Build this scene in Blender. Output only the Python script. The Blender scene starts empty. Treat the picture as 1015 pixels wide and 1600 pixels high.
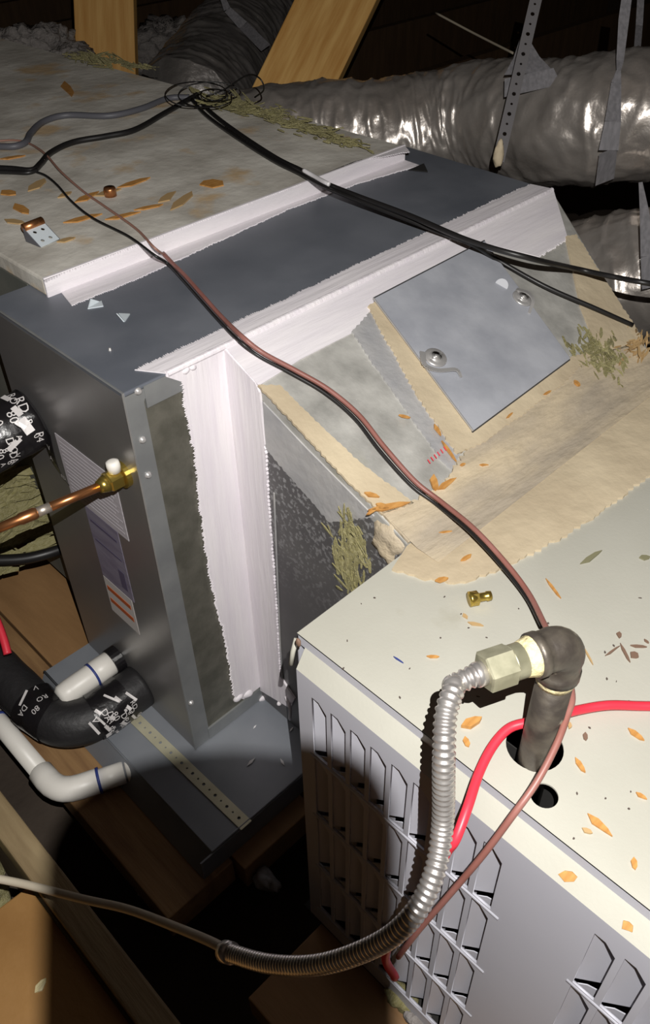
import bpy, bmesh, math, random
from mathutils import Vector, Matrix, noise
random.seed(7)
V = Vector
C = bpy.context.scene.collection
SC = bpy.context.scene

# ------------------------------------------------------------------ camera, light, exposure
F_PX = 1321.65
FW = V((0.52148082, 0.54211289, -0.65891682))
RT = V((0.71114042, -0.70287976, -0.01547097))
UP = V((0.47152631, 0.46051457, 0.75205669))
CAM = V((-0.34950922, -0.6485428, 0.4610019))
cd = bpy.data.cameras.new('camera')
cam = bpy.data.objects.new('camera', cd); C.objects.link(cam)
cd.sensor_fit = 'VERTICAL'; cd.sensor_height = 36.0; cd.lens = 36.0 * F_PX / 1600.0
cd.clip_start = 0.01; cd.clip_end = 60
m = Matrix((RT, UP, -FW)).transposed().to_4x4(); m.translation = CAM
cam.matrix_world = m
SC.camera = cam

w = bpy.data.worlds.new('attic_dark'); SC.world = w; w.use_nodes = True
w.node_tree.nodes['Background'].inputs[0].default_value = (1.0, 0.86, 0.74, 1)
w.node_tree.nodes['Background'].inputs[1].default_value = 0.005

LAMP = V((-0.33, -0.675, 0.555))            # the hand lamp beside the lens
ld = bpy.data.lights.new('hand_lamp', 'POINT'); ld.energy = 55; ld.shadow_soft_size = 0.0006
ld.color = (1.0, 0.975, 0.94)
lo = bpy.data.objects.new('hand_lamp', ld); C.objects.link(lo); lo.location = LAMP

SC.view_settings.view_transform = 'Standard'; SC.view_settings.look = 'None'
SC.view_settings.exposure = 0.0; SC.view_settings.gamma = 1.0
SC.view_settings.use_curve_mapping = False

# ------------------------------------------------------------------ helpers
def ray(px, py): return FW + RT * ((px - 507.5) / F_PX) - UP * ((py - 800) / F_PX)
def at(px, py, dep): return CAM + ray(px, py) * dep          # a point at a known distance
def pl(px, py, p, n):                                        # a point on a known plane
    r = ray(px, py); n = V(n); t = (V(p) - CAM).dot(n) / r.dot(n); return CAM + r * t
def onz(px, py, z): return pl(px, py, (0, 0, z), (0, 0, 1))
def onu(px, py, u): return pl(px, py, (u, 0, 0), (1, 0, 0))
def onv(px, py, v): return pl(px, py, (0, v, 0), (0, 1, 0))
SLN = V((0, -0.43, 1)).normalized()
def slope(px, py, h=0.0): return pl(px, py, V((0, 0, -0.003)) + SLN * h, SLN)

def mat(name, col, rough=0.5, metal=0.0, col2=None, vscale=8.0, stretch=(1, 1, 1), lo=0.35, hi=0.65,
        bump=0.0, bscale=60.0, bstretch=None, spec=0.5, detail=6.0, col3=None, s3=30.0, t3=0.62, w3=0.05,
        alpha=1.0, rvar=0.0, trans=0.0, g3=None):
    m = bpy.data.materials.new(name); m.use_nodes = True
    nt = m.node_tree; b = nt.nodes['Principled BSDF']
    L = nt.links.new; N = nt.nodes.new
    b.inputs['Base Color'].default_value = (*col, 1); b.inputs['Roughness'].default_value = rough
    b.inputs['Metallic'].default_value = metal; b.inputs['Specular IOR Level'].default_value = spec
    b.inputs['Alpha'].default_value = alpha; b.inputs['Transmission Weight'].default_value = trans
    tc = N('ShaderNodeTexCoord'); out = None
    def nz(scale, st, det=detail):
        mp = N('ShaderNodeMapping'); mp.inputs['Scale'].default_value = st; L(tc.outputs['Object'], mp.inputs['Vector'])
        n = N('ShaderNodeTexNoise'); n.inputs['Scale'].default_value = scale; n.inputs['Detail'].default_value = det
        L(mp.outputs[0], n.inputs['Vector']); return n
    if col2:
        n = nz(vscale, stretch); r = N('ShaderNodeValToRGB'); L(n.outputs['Fac'], r.inputs['Fac'])
        r.color_ramp.elements[0].position = lo; r.color_ramp.elements[0].color = (*col, 1)
        r.color_ramp.elements[1].position = hi; r.color_ramp.elements[1].color = (*col2, 1)
        out = r.outputs['Color']
        if rvar:
            mr = N('ShaderNodeMapRange'); mr.inputs[3].default_value = rough - rvar; mr.inputs[4].default_value = rough + rvar
            mr.inputs[1].default_value = 0.3; mr.inputs[2].default_value = 0.7
            L(n.outputs['Fac'], mr.inputs[0]); L(mr.outputs[0], b.inputs['Roughness'])
    if col3:
        n = nz(s3, (1, 1, 1)); r = N('ShaderNodeMapRange'); r.inputs[1].default_value = t3; r.inputs[2].default_value = t3 + w3
        L(n.outputs['Fac'], r.inputs[0])
        if g3:
            sx = N('ShaderNodeSeparateXYZ'); L(tc.outputs['Object'], sx.inputs[0]); g = N('ShaderNodeMapRange'); g.inputs[1].default_value = g3[1]; g.inputs[2].default_value = g3[2]
            L(sx.outputs[g3[0]], g.inputs[0]); mm = N('ShaderNodeMath'); mm.operation = 'MULTIPLY'; L(r.outputs[0], mm.inputs[0]); L(g.outputs[0], mm.inputs[1]); r = mm
        mx = N('ShaderNodeMix'); mx.data_type = 'RGBA'
        L(r.outputs[0], mx.inputs[0])
        if out: L(out, mx.inputs[6])
        else: mx.inputs[6].default_value = (*col, 1)
        mx.inputs[7].default_value = (*col3, 1); out = mx.outputs[2]
    if out: L(out, b.inputs['Base Color'])
    if bump:
        n = nz(bscale, bstretch or stretch); bp = N('ShaderNodeBump'); bp.inputs['Strength'].default_value = bump
        bp.inputs['Distance'].default_value = 0.01; L(n.outputs['Fac'], bp.inputs['Height']); L(bp.outputs[0], b.inputs['Normal'])
    return m

def obj(name, verts, faces, m, parent=None, smooth=False, mats=None, mi=None):
    me = bpy.data.meshes.new(name)
    off = parent_loc(parent)
    me.from_pydata([tuple(V(v) - off) for v in verts], [], faces); me.update()
    bm = bmesh.new(); bm.from_mesh(me); bmesh.ops.recalc_face_normals(bm, faces=bm.faces); bm.to_mesh(me); bm.free()
    me.materials.append(m)
    if smooth:
        for p in me.polygons: p.use_smooth = True
    o = bpy.data.objects.new(name, me); C.objects.link(o)
    if parent: o.parent = parent
    return o
def parent_loc(p):
    if p is None: return V((0, 0, 0))
    return V(p.location) + parent_loc(p.parent)
def thing(name, label, cat, loc=(0, 0, 0), group=None):
    o = bpy.data.objects.new(name, None); C.objects.link(o); o.location = loc; o.empty_display_size = 0.05
    o['label'] = label; o['category'] = cat
    if group: o['group'] = group
    return o
def tag(o, label, cat, group=None):
    o['label'] = label; o['category'] = cat
    if group: o['group'] = group
    # put the origin at the mesh's own base
    me = o.data; n = len(me.vertices)
    c = V((0, 0, 0)); zmin = 1e9
    for v in me.vertices: c += v.co; zmin = min(zmin, v.co.z)
    c /= n; c.z = zmin
    me.transform(Matrix.Translation(-c)); o.location = c
    return o
def struct(o, label=None):
    o['kind'] = 'structure'
    if label: o['label'] = label
    return o

class MB:
    def __init__(s): s.v = []; s.f = []
    def add(s, verts, faces):
        k = len(s.v); s.v += [V(p) for p in verts]; s.f += [tuple(i + k for i in f) for f in faces]; return s
    def prism(s, poly, off):
        n = len(poly); off = V(off)
        s.add(list(poly) + [V(p) + off for p in poly],
              [tuple(range(n)), tuple(range(2 * n - 1, n - 1, -1))] + [(i, (i + 1) % n, n + (i + 1) % n, n + i) for i in range(n)])
        return s
    def box(s, lo, hi):
        (a, b, c), (d, e, f) = lo, hi
        return s.prism([V((a, b, c)), V((d, b, c)), V((d, e, c)), V((a, e, c))], (0, 0, f - c))
    def obox(s, c, ax, ay, az):           # centre and half-axis vectors
        c, ax, ay, az = V(c), V(ax), V(ay), V(az)
        return s.prism([c - ax - ay - az, c + ax - ay - az, c + ax + ay - az, c - ax + ay - az], az * 2)
    def tube(s, pts, rad, seg=12, cap=True, twist=None):
        pts = [V(p) for p in pts]; n = len(pts)
        rads = rad if isinstance(rad, (list, tuple)) else [rad] * n
        t0 = (pts[1] - pts[0]).normalized()
        a = t0.orthogonal().normalized() if twist is None else (V(twist) - t0 * V(twist).dot(t0)).normalized()
        k = len(s.v); prev = t0
        for i, p in enumerate(pts):
            t = (pts[min(i + 1, n - 1)] - pts[max(i - 1, 0)])
            t = t.normalized() if t.length > 1e-9 else prev
            q = prev.rotation_difference(t); a = (q @ a); a = (a - t * a.dot(t)).normalized(); prev = t
            b = t.cross(a)
            for j in range(seg):
                an = 2 * math.pi * j / seg
                r = rads[i](an) if callable(rads[i]) else rads[i]
                s.v.append(p + (a * math.cos(an) + b * math.sin(an)) * r)
        for i in range(n - 1):
            for j in range(seg):
                j2 = (j + 1) % seg
                s.f.append((k + i * seg + j, k + i * seg + j2, k + (i + 1) * seg + j2, k + (i + 1) * seg + j))
        if cap:
            s.f.append(tuple(k + j for j in range(seg))[::-1]); s.f.append(tuple(k + (n - 1) * seg + j for j in range(seg)))
        return s
    def build(s, name, m, parent=None, smooth=False, bevel=0.0):
        o = obj(name, s.v, s.f, m, parent, smooth)
        if bevel:
            md = o.modifiers.new('bevel', 'BEVEL'); md.width = bevel; md.segments = 2; md.limit_method = 'ANGLE'
        return o

def spline(pts, per=8):
    pts = [V(p) for p in pts]; P = [pts[0] * 2 - pts[1]] + pts + [pts[-1] * 2 - pts[-2]]
    out = []
    for i in range(1, len(P) - 2):
        a, b, c, d = P[i - 1], P[i], P[i + 1], P[i + 2]
        for k in range(per):
            t = k / per
            out.append(0.5 * ((2 * b) + (c - a) * t + (2 * a - 5 * b + 4 * c - d) * t * t + (3 * b - a - 3 * c + d) * t ** 3))
    out.append(pts[-1]); return out
def resample(pts, step):
    out = [pts[0].copy()]; acc = 0.0
    for a, b in zip(pts, pts[1:]):
        L = (b - a).length
        if L < 1e-9: continue
        d = step - acc
        while d <= L:
            out.append(a + (b - a) * (d / L)); d += step
        acc = L - (d - step)
    return out
def jagged(poly, edges, amp, step=0.003):
    """densify a polygon and fray the listed edges (indices of their first corner)"""
    n = len(poly); out = []
    nrm = V((0, 0, 0))
    for i in range(n): nrm += V(poly[i]).cross(V(poly[(i + 1) % n]))
    nrm.normalize()
    for i in range(n):
        a, b = V(poly[i]), V(poly[(i + 1) % n]); e = b - a; k = max(2, int(e.length / step))
        side = e.normalized().cross(nrm)
        for j in range(k):
            p = a + e * (j / k)
            if i in edges and j > 0:
                p += side * amp * ((0.9 if j % 2 else -0.9) * random.uniform(0, 1) + noise.noise(p * 45) * 0.7)
            out.append(p)
    return out
def patch(mb, poly, normal, thick, edges=(), amp=0.0, step=0.003):
    poly = [V(p) for p in poly]; nrm = V(normal).normalized()
    if edges: poly = jagged(poly, edges, amp, step)
    return mb.prism(poly, nrm * thick)
def plate(outline, holes, thick, origin, ax, ay, name, m, parent):
    """flat sheet with real holes: outline and holes are 2-D point lists in the (ax, ay) frame"""
    cu = bpy.data.curves.new(name, 'CURVE'); cu.dimensions = '2D'; cu.fill_mode = 'BOTH'; cu.extrude = thick / 2
    for pts in [outline] + holes:
        sp = cu.splines.new('POLY'); sp.points.add(len(pts) - 1)
        for i, p in enumerate(pts): sp.points[i].co = (p[0], p[1], 0, 1)
        sp.use_cyclic_u = True
    tmp = bpy.data.objects.new('tmp', cu); C.objects.link(tmp)
    me = bpy.data.meshes.new_from_object(tmp.evaluated_get(bpy.context.evaluated_depsgraph_get()))
    bpy.data.objects.remove(tmp)
    ax, ay = V(ax).normalized(), V(ay).normalized(); az = ax.cross(ay)
    off = parent_loc(parent)
    for v in me.vertices:
        v.co = V(origin) + ax * v.co.x + ay * v.co.y + az * v.co.z - off
    me.name = name; me.materials.clear(); me.materials.append(m)
    o = bpy.data.objects.new(name, me); C.objects.link(o)
    if parent: o.parent = parent
    return o
def circle(cx, cy, r, n=24): return [(cx + r * math.cos(2 * math.pi * i / n), cy + r * math.sin(2 * math.pi * i / n)) for i in range(n)]
def lathe(mb, c, ax, prof, seg=20):
    """prof: list of (distance along ax, radius)"""
    c = V(c); ax = V(ax).normalized()
    return mb.tube([c + ax * (d + i * 1e-6) for i, (d, r) in enumerate(prof)], [r for d, r in prof], seg)
def text_mesh(s, size):
    cu = bpy.data.curves.new('txt', 'FONT'); cu.body = s; cu.size = size; cu.align_x = 'CENTER'; cu.align_y = 'CENTER'
    cu.resolution_u = 2
    t = bpy.data.objects.new('tmp', cu); C.objects.link(t)
    me = bpy.data.meshes.new_from_object(t.evaluated_get(bpy.context.evaluated_depsgraph_get()))
    bpy.data.objects.remove(t)
    vs = [v.co.copy() for v in me.vertices]; fs = [tuple(p.vertices) for p in me.polygons]
    bpy.data.meshes.remove(me); return vs, fs
def clump(name, c, size, m, parent=None, rough=0.35, freq=14, sub=4, seed=0):
    bm = bmesh.new(); bmesh.ops.create_icosphere(bm, subdivisions=sub, radius=1)
    for v in bm.verts:
        d = v.co.normalized(); p = V((d.x * size[0], d.y * size[1], d.z * size[2])) + V(c) + V((seed * 3.1, 0, 0))
        k = 1 + rough * (noise.noise(p * freq) + 0.6 * noise.noise(p * freq * 2.7) + 0.45 * noise.noise(p * freq * 6.1))
        v.co = V((d.x * size[0], d.y * size[1], d.z * size[2])) * k + V(c)
    me_v = [v.co.copy() for v in bm.verts]; me_f = [tuple(v.index for v in f.verts) for f in bm.faces]; bm.free()
    return obj(name, me_v, me_f, m, parent, True)

def tuft(name, c, size, m, parent, n, along, k=40, seed=0):
    """torn layered fiber: thin shards lying mostly along one direction"""
    rnd = random.Random(seed); n = V(n).normalized(); a = V(along); a = (a - n * a.dot(n)).normalized(); b = n.cross(a); mb = MB()
    for i in range(k):
        p = V(c) + a * rnd.gauss(0, size[0] * .45) + b * rnd.gauss(0, size[1] * .45) + n * abs(rnd.gauss(0, size[2] * .4))
        an = rnd.gauss(0, .35); d = (a * math.cos(an) + b * math.sin(an) + n * rnd.gauss(0, .18)).normalized(); e = (n + V((rnd.gauss(0, .3), rnd.gauss(0, .3), 0))).normalized().cross(d)
        L_, w_ = size[0] * rnd.uniform(.2, .6), size[1] * rnd.uniform(.03, .11)
        mb.prism([p - d * L_ * .5, p - d * L_ * .1 - e * w_, p + d * L_ * .45 - e * w_ * .4, p + d * L_ * .5 + e * w_ * .5, p - d * L_ * .2 + e * w_], n * 0.0012)
    o = mb.build(name, m, parent); o['kind'] = 'stuff'; return o
# ------------------------------------------------------------------ materials
M = {}
M['galv_top'] = mat('galvanised_top', (0.13, 0.142, 0.168), 0.5, 0.15, (0.18, 0.192, 0.22), 9, bump=0.02, bscale=200, rvar=0.08)
M['galv_side'] = mat('galvanised_side', (0.26, 0.25, 0.25), 0.34, 0.62, (0.31, 0.30, 0.29), 6, bump=0.02, bscale=90)
M['galv_front'] = mat('galvanised_front', (0.16, 0.155, 0.125), 0.42, 0.6, (0.24, 0.23, 0.19), 40, bump=0.08, bscale=260)
M['galv_flange'] = mat('galvanised_flange', (0.33, 0.34, 0.345), 0.4, 0.6, (0.40, 0.41, 0.41), 25)
M['white_mastic'] = mat('white_mastic', (0.74, 0.70, 0.74), 0.62, 0, (0.84, 0.80, 0.82), 12, (0.6, 4, 4), 0.3, 0.7, bump=0.16, bscale=14, bstretch=(0.8, 9, 9))
M['white_mastic_v'] = mat('white_mastic_upright', (0.76, 0.71, 0.76), 0.62, 0, (0.84, 0.80, 0.82), 14, (5, 5, 0.5), 0.3, 0.7, bump=0.2, bscale=16, bstretch=(9, 9, 0.7))
M['cream_mastic'] = mat('cream_mastic', (0.50, 0.41, 0.28), 0.7, 0, (0.62, 0.52, 0.36), 9, bump=0.3, bscale=30)
M['cream_skirt'] = mat('cream_skirt', (0.40, 0.34, 0.26), 0.7, 0, (0.58, 0.48, 0.33), 7, (1.0, 3, 3), bump=0.5, bscale=24, bstretch=(1, 3, 3))
M['grey_tape'] = mat('foil_tape', (0.40, 0.40, 0.41), 0.5, 0.2, (0.52, 0.51, 0.50), 20, bump=0.2, bscale=60)
M['foil_board'] = mat('foil_board', (0.28, 0.275, 0.255), 0.55, 0.1, (0.52, 0.51, 0.475), 26, lo=0.3, hi=0.7, bump=0.1, bscale=90, detail=9, col3=(0.32, 0.30, 0.19), s3=9, t3=0.62, w3=0.2)
M['speckled'] = mat('speckled_sheet', (0.13, 0.125, 0.13), 0.45, 0.4, (0.17, 0.165, 0.165), 10, col3=(0.42, 0.42, 0.43), s3=190, t3=0.53, w3=0.08, g3=(2, 0.28, 0.50))
M['ductboard'] = mat('duct_board', (0.47, 0.44, 0.385), 0.8, 0, (0.74, 0.71, 0.64), 11, detail=9, col3=(0.58, 0.43, 0.26), s3=13, t3=0.57, w3=0.12, bump=0.15, bscale=55)
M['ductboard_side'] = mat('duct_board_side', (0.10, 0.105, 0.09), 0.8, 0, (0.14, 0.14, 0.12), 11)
M['furnace_top'] = mat('furnace_enamel', (0.405, 0.395, 0.34), 0.42, 0, (0.465, 0.455, 0.395), 5, bump=0.03, bscale=300, col3=(0.33, 0.31, 0.235), s3=9, t3=0.66, w3=0.15)
M['furnace_side'] = mat('furnace_side_enamel', (0.49, 0.49, 0.545), 0.4, 0, (0.53, 0.53, 0.585), 4)
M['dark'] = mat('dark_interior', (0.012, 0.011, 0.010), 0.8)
M['door'] = mat('door_sheet', (0.38, 0.395, 0.44), 0.45, 0.15, (0.50, 0.515, 0.56), 18, bump=0.04, bscale=60, rvar=0.06)
M['steel'] = mat('bright_steel', (0.5, 0.49, 0.48), 0.34, 0.5, (0.62, 0.60, 0.59), 40)
M['hem'] = mat('hem_edge', (0.08, 0.08, 0.085), 0.5, 0.5)
M['iron'] = mat('black_iron', (0.062, 0.052, 0.044), 0.42, 0.35, (0.13, 0.112, 0.088), 55, lo=0.4, hi=0.7, bump=0.10, bscale=90, col3=(0.42, 0.37, 0.28), s3=38, t3=0.64, w3=0.06)
M['dope'] = mat('thread_sealant', (0.62, 0.53, 0.28), 0.6, 0, (0.70, 0.62, 0.38), 40, bump=0.5, bscale=120)
M['tab'] = mat('bright_tab', (0.62, 0.68, 0.72), 0.4, 0.1)
M['galv_spot'] = mat('spot_mark', (0.46, 0.47, 0.50), 0.6)
M['olive'] = mat('zinc_coupling', (0.30, 0.29, 0.20), 0.4, 0.55, (0.48, 0.46, 0.33), 60, col3=(0.75, 0.68, 0.42), s3=60, t3=0.66, w3=0.06)
M['flex'] = mat('stainless_flex', (0.62, 0.58, 0.56), 0.3, 0.85, (0.78, 0.75, 0.72), 30)
M['red'] = mat('red_sheath', (0.72, 0.035, 0.06), 0.4)
M['brown'] = mat('brown_sheath', (0.24, 0.095, 0.075), 0.45, 0, (0.30, 0.13, 0.11), 20)
M['pink'] = mat('thin_copper_brown', (0.32, 0.17, 0.13), 0.4)
M['black'] = mat('black_sheath', (0.012, 0.011, 0.011), 0.42)
M['greycable'] = mat('grey_sheath', (0.10, 0.10, 0.115), 0.5)
M['whitecable'] = mat('white_sheath', (0.50, 0.44, 0.34), 0.5)
M['copper'] = mat('copper', (0.62, 0.27, 0.11), 0.33, 0.9, (0.48, 0.2, 0.08), 40)
M['solder'] = mat('solder', (0.62, 0.55, 0.48), 0.4, 0.8)
M['brass'] = mat('brass', (0.60, 0.44, 0.10), 0.28, 0.9, (0.5, 0.36, 0.08), 30)
M['pvc'] = mat('white_pvc', (0.78, 0.75, 0.69), 0.4, 0, (0.83, 0.80, 0.74), 10)
M['blue'] = mat('blue_primer', (0.03, 0.05, 0.22), 0.5)
M['foam'] = mat('black_foam', (0.018, 0.017, 0.018), 0.55, bump=0.15, bscale=90)
M['tape'] = mat('black_tape', (0.010, 0.009, 0.010), 0.3, bump=0.3, bscale=35)
M['print'] = mat('silver_print', (0.72, 0.69, 0.68), 0.4, 0.2)
M['paper'] = mat('label_paper', (0.50, 0.47, 0.50), 0.55, 0, (0.42, 0.39, 0.42), 40, (1, 1, 7))
M['paper2'] = mat('label_violet', (0.23, 0.21, 0.27), 0.55, 0, (0.17, 0.15, 0.21), 20, (1, 1, 5))
M['paper3'] = mat('label_white', (0.52, 0.49, 0.47), 0.55)
M['orange'] = mat('label_orange', (0.42, 0.09, 0.02), 0.55)
M['ink'] = mat('label_ink', (0.47, 0.44, 0.47), 0.6)
M['ink2'] = mat('label_ink_dark', (0.09, 0.075, 0.13), 0.6)
M['pan'] = mat('pan_metal', (0.20, 0.215, 0.24), 0.42, 0.2, (0.25, 0.265, 0.29), 8)
M['strap'] = mat('strap_metal', (0.50, 0.47, 0.33), 0.45, 0.35, (0.60, 0.57, 0.42), 20)
M['strap2'] = mat('hanger_metal', (0.30, 0.29, 0.30), 0.4, 0.6)
M['poly'] = mat('poly_strap', (0.20, 0.195, 0.205), 0.4, 0, (0.28, 0.27, 0.285), 30, (6, 6, 1), alpha=0.85)
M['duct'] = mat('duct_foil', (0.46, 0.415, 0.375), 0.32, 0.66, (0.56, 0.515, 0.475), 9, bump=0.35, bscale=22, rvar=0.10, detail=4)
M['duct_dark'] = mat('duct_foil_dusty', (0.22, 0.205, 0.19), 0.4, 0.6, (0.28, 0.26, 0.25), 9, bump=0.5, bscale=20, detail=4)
def wood(name, a, b, st, sc=6): return mat(name, a, 0.65, 0, b, sc, st, 0.3, 0.72, bump=0.2, bscale=sc * 4)
M['stud'] = wood('pine_stud', (0.68, 0.34, 0.085), (0.92, 0.56, 0.19), (9, 9, 0.7), 5)
M['stud2'] = wood('pine_web', (0.62, 0.30, 0.07), (0.95, 0.60, 0.21), (9, 9, 0.9), 5)
M['plank'] = wood('old_plank', (0.19, 0.10, 0.042), (0.34, 0.20, 0.085), (10, 1.0, 6), 6)
M['plank2'] = wood('tan_plank', (0.24, 0.13, 0.052), (0.34, 0.19, 0.08), (5, 1.0, 6), 4)
M['joist'] = wood('joist_wood', (0.20, 0.14, 0.07), (0.32, 0.24, 0.13), (10, 1, 8), 6)
M['ply'] = wood('ply_panel', (0.26, 0.13, 0.035), (0.34, 0.18, 0.055), (4, 2, 4), 3)
M['chip'] = mat('wood_chip', (0.42, 0.19, 0.045), 0.6, 0, (0.56, 0.29, 0.085), 60, (1, 4, 1))
M['chip_pale'] = mat('pale_chip', (0.45, 0.30, 0.14), 0.6)
M['twig'] = mat('twig', (0.18, 0.11, 0.075), 0.7)
M['grit'] = mat('grit', (0.08, 0.06, 0.05), 0.8)
M['leaf'] = mat('green_scrap', (0.20, 0.19, 0.11), 0.7)
M['fiber'] = mat('glass_fiber', (0.30, 0.27, 0.11), 0.95, 0, (0.42, 0.38, 0.20), 60, (1, 6, 6), bump=0.6, bscale=140, bstretch=(1, 8, 8))
M['fiber_grey'] = mat('blown_insulation', (0.22, 0.20, 0.19), 1.0, 0, (0.34, 0.31, 0.29), 40, bump=0.8, bscale=120)
M['flake'] = mat('white_flake', (0.75, 0.73, 0.74), 0.6)
M['floor'] = mat('attic_floor', (0.05, 0.036, 0.026), 0.9, 0, (0.08, 0.06, 0.045), 5, bump=0.4, bscale=30)
M['deck'] = wood('roof_deck', (0.045, 0.03, 0.02), (0.07, 0.045, 0.03), (4, 1, 1), 3)
M['darkjoist'] = wood('dark_joist', (0.11, 0.066, 0.034), (0.17, 0.10, 0.05), (6, 1, 1), 4)
M['blocker'] = mat('blocker_black', (0.03, 0.03, 0.03), 0.7)  # for the unseen shape added to block the lamp

H = 0.62
FU, FV, FZ = -0.022, -0.2685, -0.1215
US = FU - 0.0145                      # plane of the furnace's louvred side

# ------------------------------------------------------------------ the setting
struct(MB().box((-3, -3, -0.93), (6, 7, -0.88)).build('floor', M['floor']))
struct(MB().box((-3, -3, 2.0), (6, 7, 2.05)).build('ceiling', M['deck']))
struct(MB().box((-3, 7, -0.93), (6, 7.05, 2.05)).build('wall_back', M['deck']))
struct(MB().box((6, -3, -0.93), (6.05, 7, 2.05)).build('wall_right', M['deck']))
struct(MB().box((-3.05, -3, -0.93), (-3, 7, 2.05)).build('wall_left', M['deck']))
struct(MB().box((-3, -3.05, -0.93), (6, -3, 2.05)).build('wall_front', M['deck']))

# platform of boards under the cabinet and the pan
plat = thing('wooden_platform', 'brown plank platform under the grey coil cabinet and its drain pan', 'platform', (0.3, 0.6, -0.72))
x = -0.17
widths = [0.115, 0.135, 0.14, 0.14, 0.14, 0.14, 0.14, 0.14]
for i, wd in enumerate(widths):
    dz = random.uniform(-0.003, 0.0)
    MB().box((x, -0.15 - 0.02 * (i % 2), -0.72), (x + wd - 0.004, 1.9, -0.664 + dz)).build('plank', M['plank'] if i != 1 else M['plank2'], plat, bevel=0.002)
    x += wd

# pale joist and plywood at the lower left
o = MB().box((-0.278, -0.62, -0.86), (-0.243, 1.7, -0.565)).build('floor_joist', M['joist'], bevel=0.003)
tag(o, 'pale wooden joist on edge running down the lower left corner', 'joist')
o = MB().prism([V((-1.1, -0.9, -0.60)), V((-0.282, -0.9, -0.60)), V((-0.282, -0.03, -0.60)), V((-1.1, 0.0, -0.60))], (0, 0, 0.018)).build('plywood_panel', M['ply'], bevel=0.002)
tag(o, 'orange brown plywood panel at the bottom left beside the pale joist', 'panel')
o = MB().box((-1.1, -0.9, -0.86), (-0.9, 0.6, -0.602)).build('floor_joist', M['darkjoist'])
tag(o, 'joist out of sight under the orange brown plywood panel', 'joist')
for i, (a, b, s) in enumerate([((-0.36, 0.10, -0.63), (0.07, 0.10, 0.035), 1)]):
    o = clump('insulation_tuft', a, b, M['fiber'], None, 0.4, 16, 4, i); tag(o, 'yellow insulation tuft beside the pale joist at left edge', 'insulation'); o['kind'] = 'stuff'

# platform below the furnace
pf = thing('furnace_platform', 'tan wooden board showing under the bottom edge of the louvred furnace', 'platform', (0.3, -0.8, -0.7))
for i in range(5):
    MB().box((-0.16 + i * 0.2, -1.5, -0.70), (0.037 + i * 0.2, -0.30, -0.65)).build('plank', M['plank2'], pf, bevel=0.002)
for (px, py, s, mt) in [(626, 1560, 0.016, 'fiber'), (648, 1588, 0.014, 'fiber_grey')]:
    c = onz(px, py, -0.642)
    o = clump('insulation_tuft', c, (s, s * 1.4, s * 0.7), M[mt], None, 0.5, 40, 3, px)
    tag(o, 'pale yellow insulation tuft at the foot of the furnace' if mt == 'fiber' else 'whitish insulation tuft at the foot of the furnace near bottom edge', 'insulation'); o['kind'] = 'stuff'

# ------------------------------------------------------------------ drain pan
PZ = -0.622
pan = thing('drain_pan', 'blue grey sheet metal drain pan under the coil cabinet', 'pan', (0.3, 0.07, -0.664))
MB().box((-0.082, -0.14, PZ - 0.002), (0.86, 0.288, PZ)).build('pan_floor', M['pan'], pan)
mb = MB()
mb.prism([V((-0.082, -0.14, PZ)), V((-0.082, 0.288, PZ)), V((-0.104, 0.288, -0.664)), V((-0.104, -0.14, -0.664))], (0.0015, 0, 0))
mb.build('pan_skirt', M['pan'], pan)
MB().box((-0.103, -0.1425, -0.664), (0.86, -0.14, PZ)).build('pan_skirt', M['pan'], pan)
mb = MB(); mb.tube([(-0.082, 0.288, PZ + 0.001), (-0.082, -0.14, PZ + 0.001), (0.86, -0.14, PZ + 0.001)], 0.002, 8); mb.build('rim', M['pan'], pan, True)

def strap(name, pts, width, nrm, m, label, hole_r=0.0028, pitch=0.02, thick=0.0012, parent=None):
    """perforated steel strap along a straight line"""
    a, b = V(pts[0]), V(pts[1]); d = (b - a); L = d.length; ax = d.normalized()
    ay = V(nrm).cross(ax).normalized()
    out = [(0, -width / 2), (L, -width / 2), (L, width / 2), (0, width / 2)]
    holes = []; k = int((L - 0.01) / pitch)
    for i in range(k):
        holes.append(circle(0.012 + i * pitch, 0, hole_r if i % 2 == 0 else hole_r * 0.62, 10)[::-1])
    o = plate(out, holes, thick, a, ax, ay, name, m, parent)
    if label: tag(o, label, 'strap')
    return o
strap('perforated_strap', [onz(196, 1108, PZ + 0.002), onz(385, 1290, PZ + 0.002)], 0.019, (0, 0, 1), M['strap'], 'yellowish perforated metal strap lying flat on the drain pan', 0.0024, 0.0125)
for i, (px, py, l) in enumerate([(392, 1191, 0.009), (441, 1191, 0.007), (398, 1136, 0.004), (455, 1140, 0.005)]):
    p = onz(px, py, PZ + 0.001); a = random.uniform(0, 3)
    d = V((math.cos(a), math.sin(a), 0)); e = V((-d.y, d.x, 0))
    o = MB().prism([p - d * l, p + e * l * .3, p + d * l, p - e * l * .25], (0, 0, 0.001)).build('mastic_flake', M['flake'])
    tag(o, ['long white flake on the drain pan, left of the pair', 'white flake on the drain pan nearest the furnace corner', 'tiny white speck on the pan at the cabinet foot', 'tiny white flake on the pan beside the furnace edge'][i], 'flake', 'white flakes on the drain pan')

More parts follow.
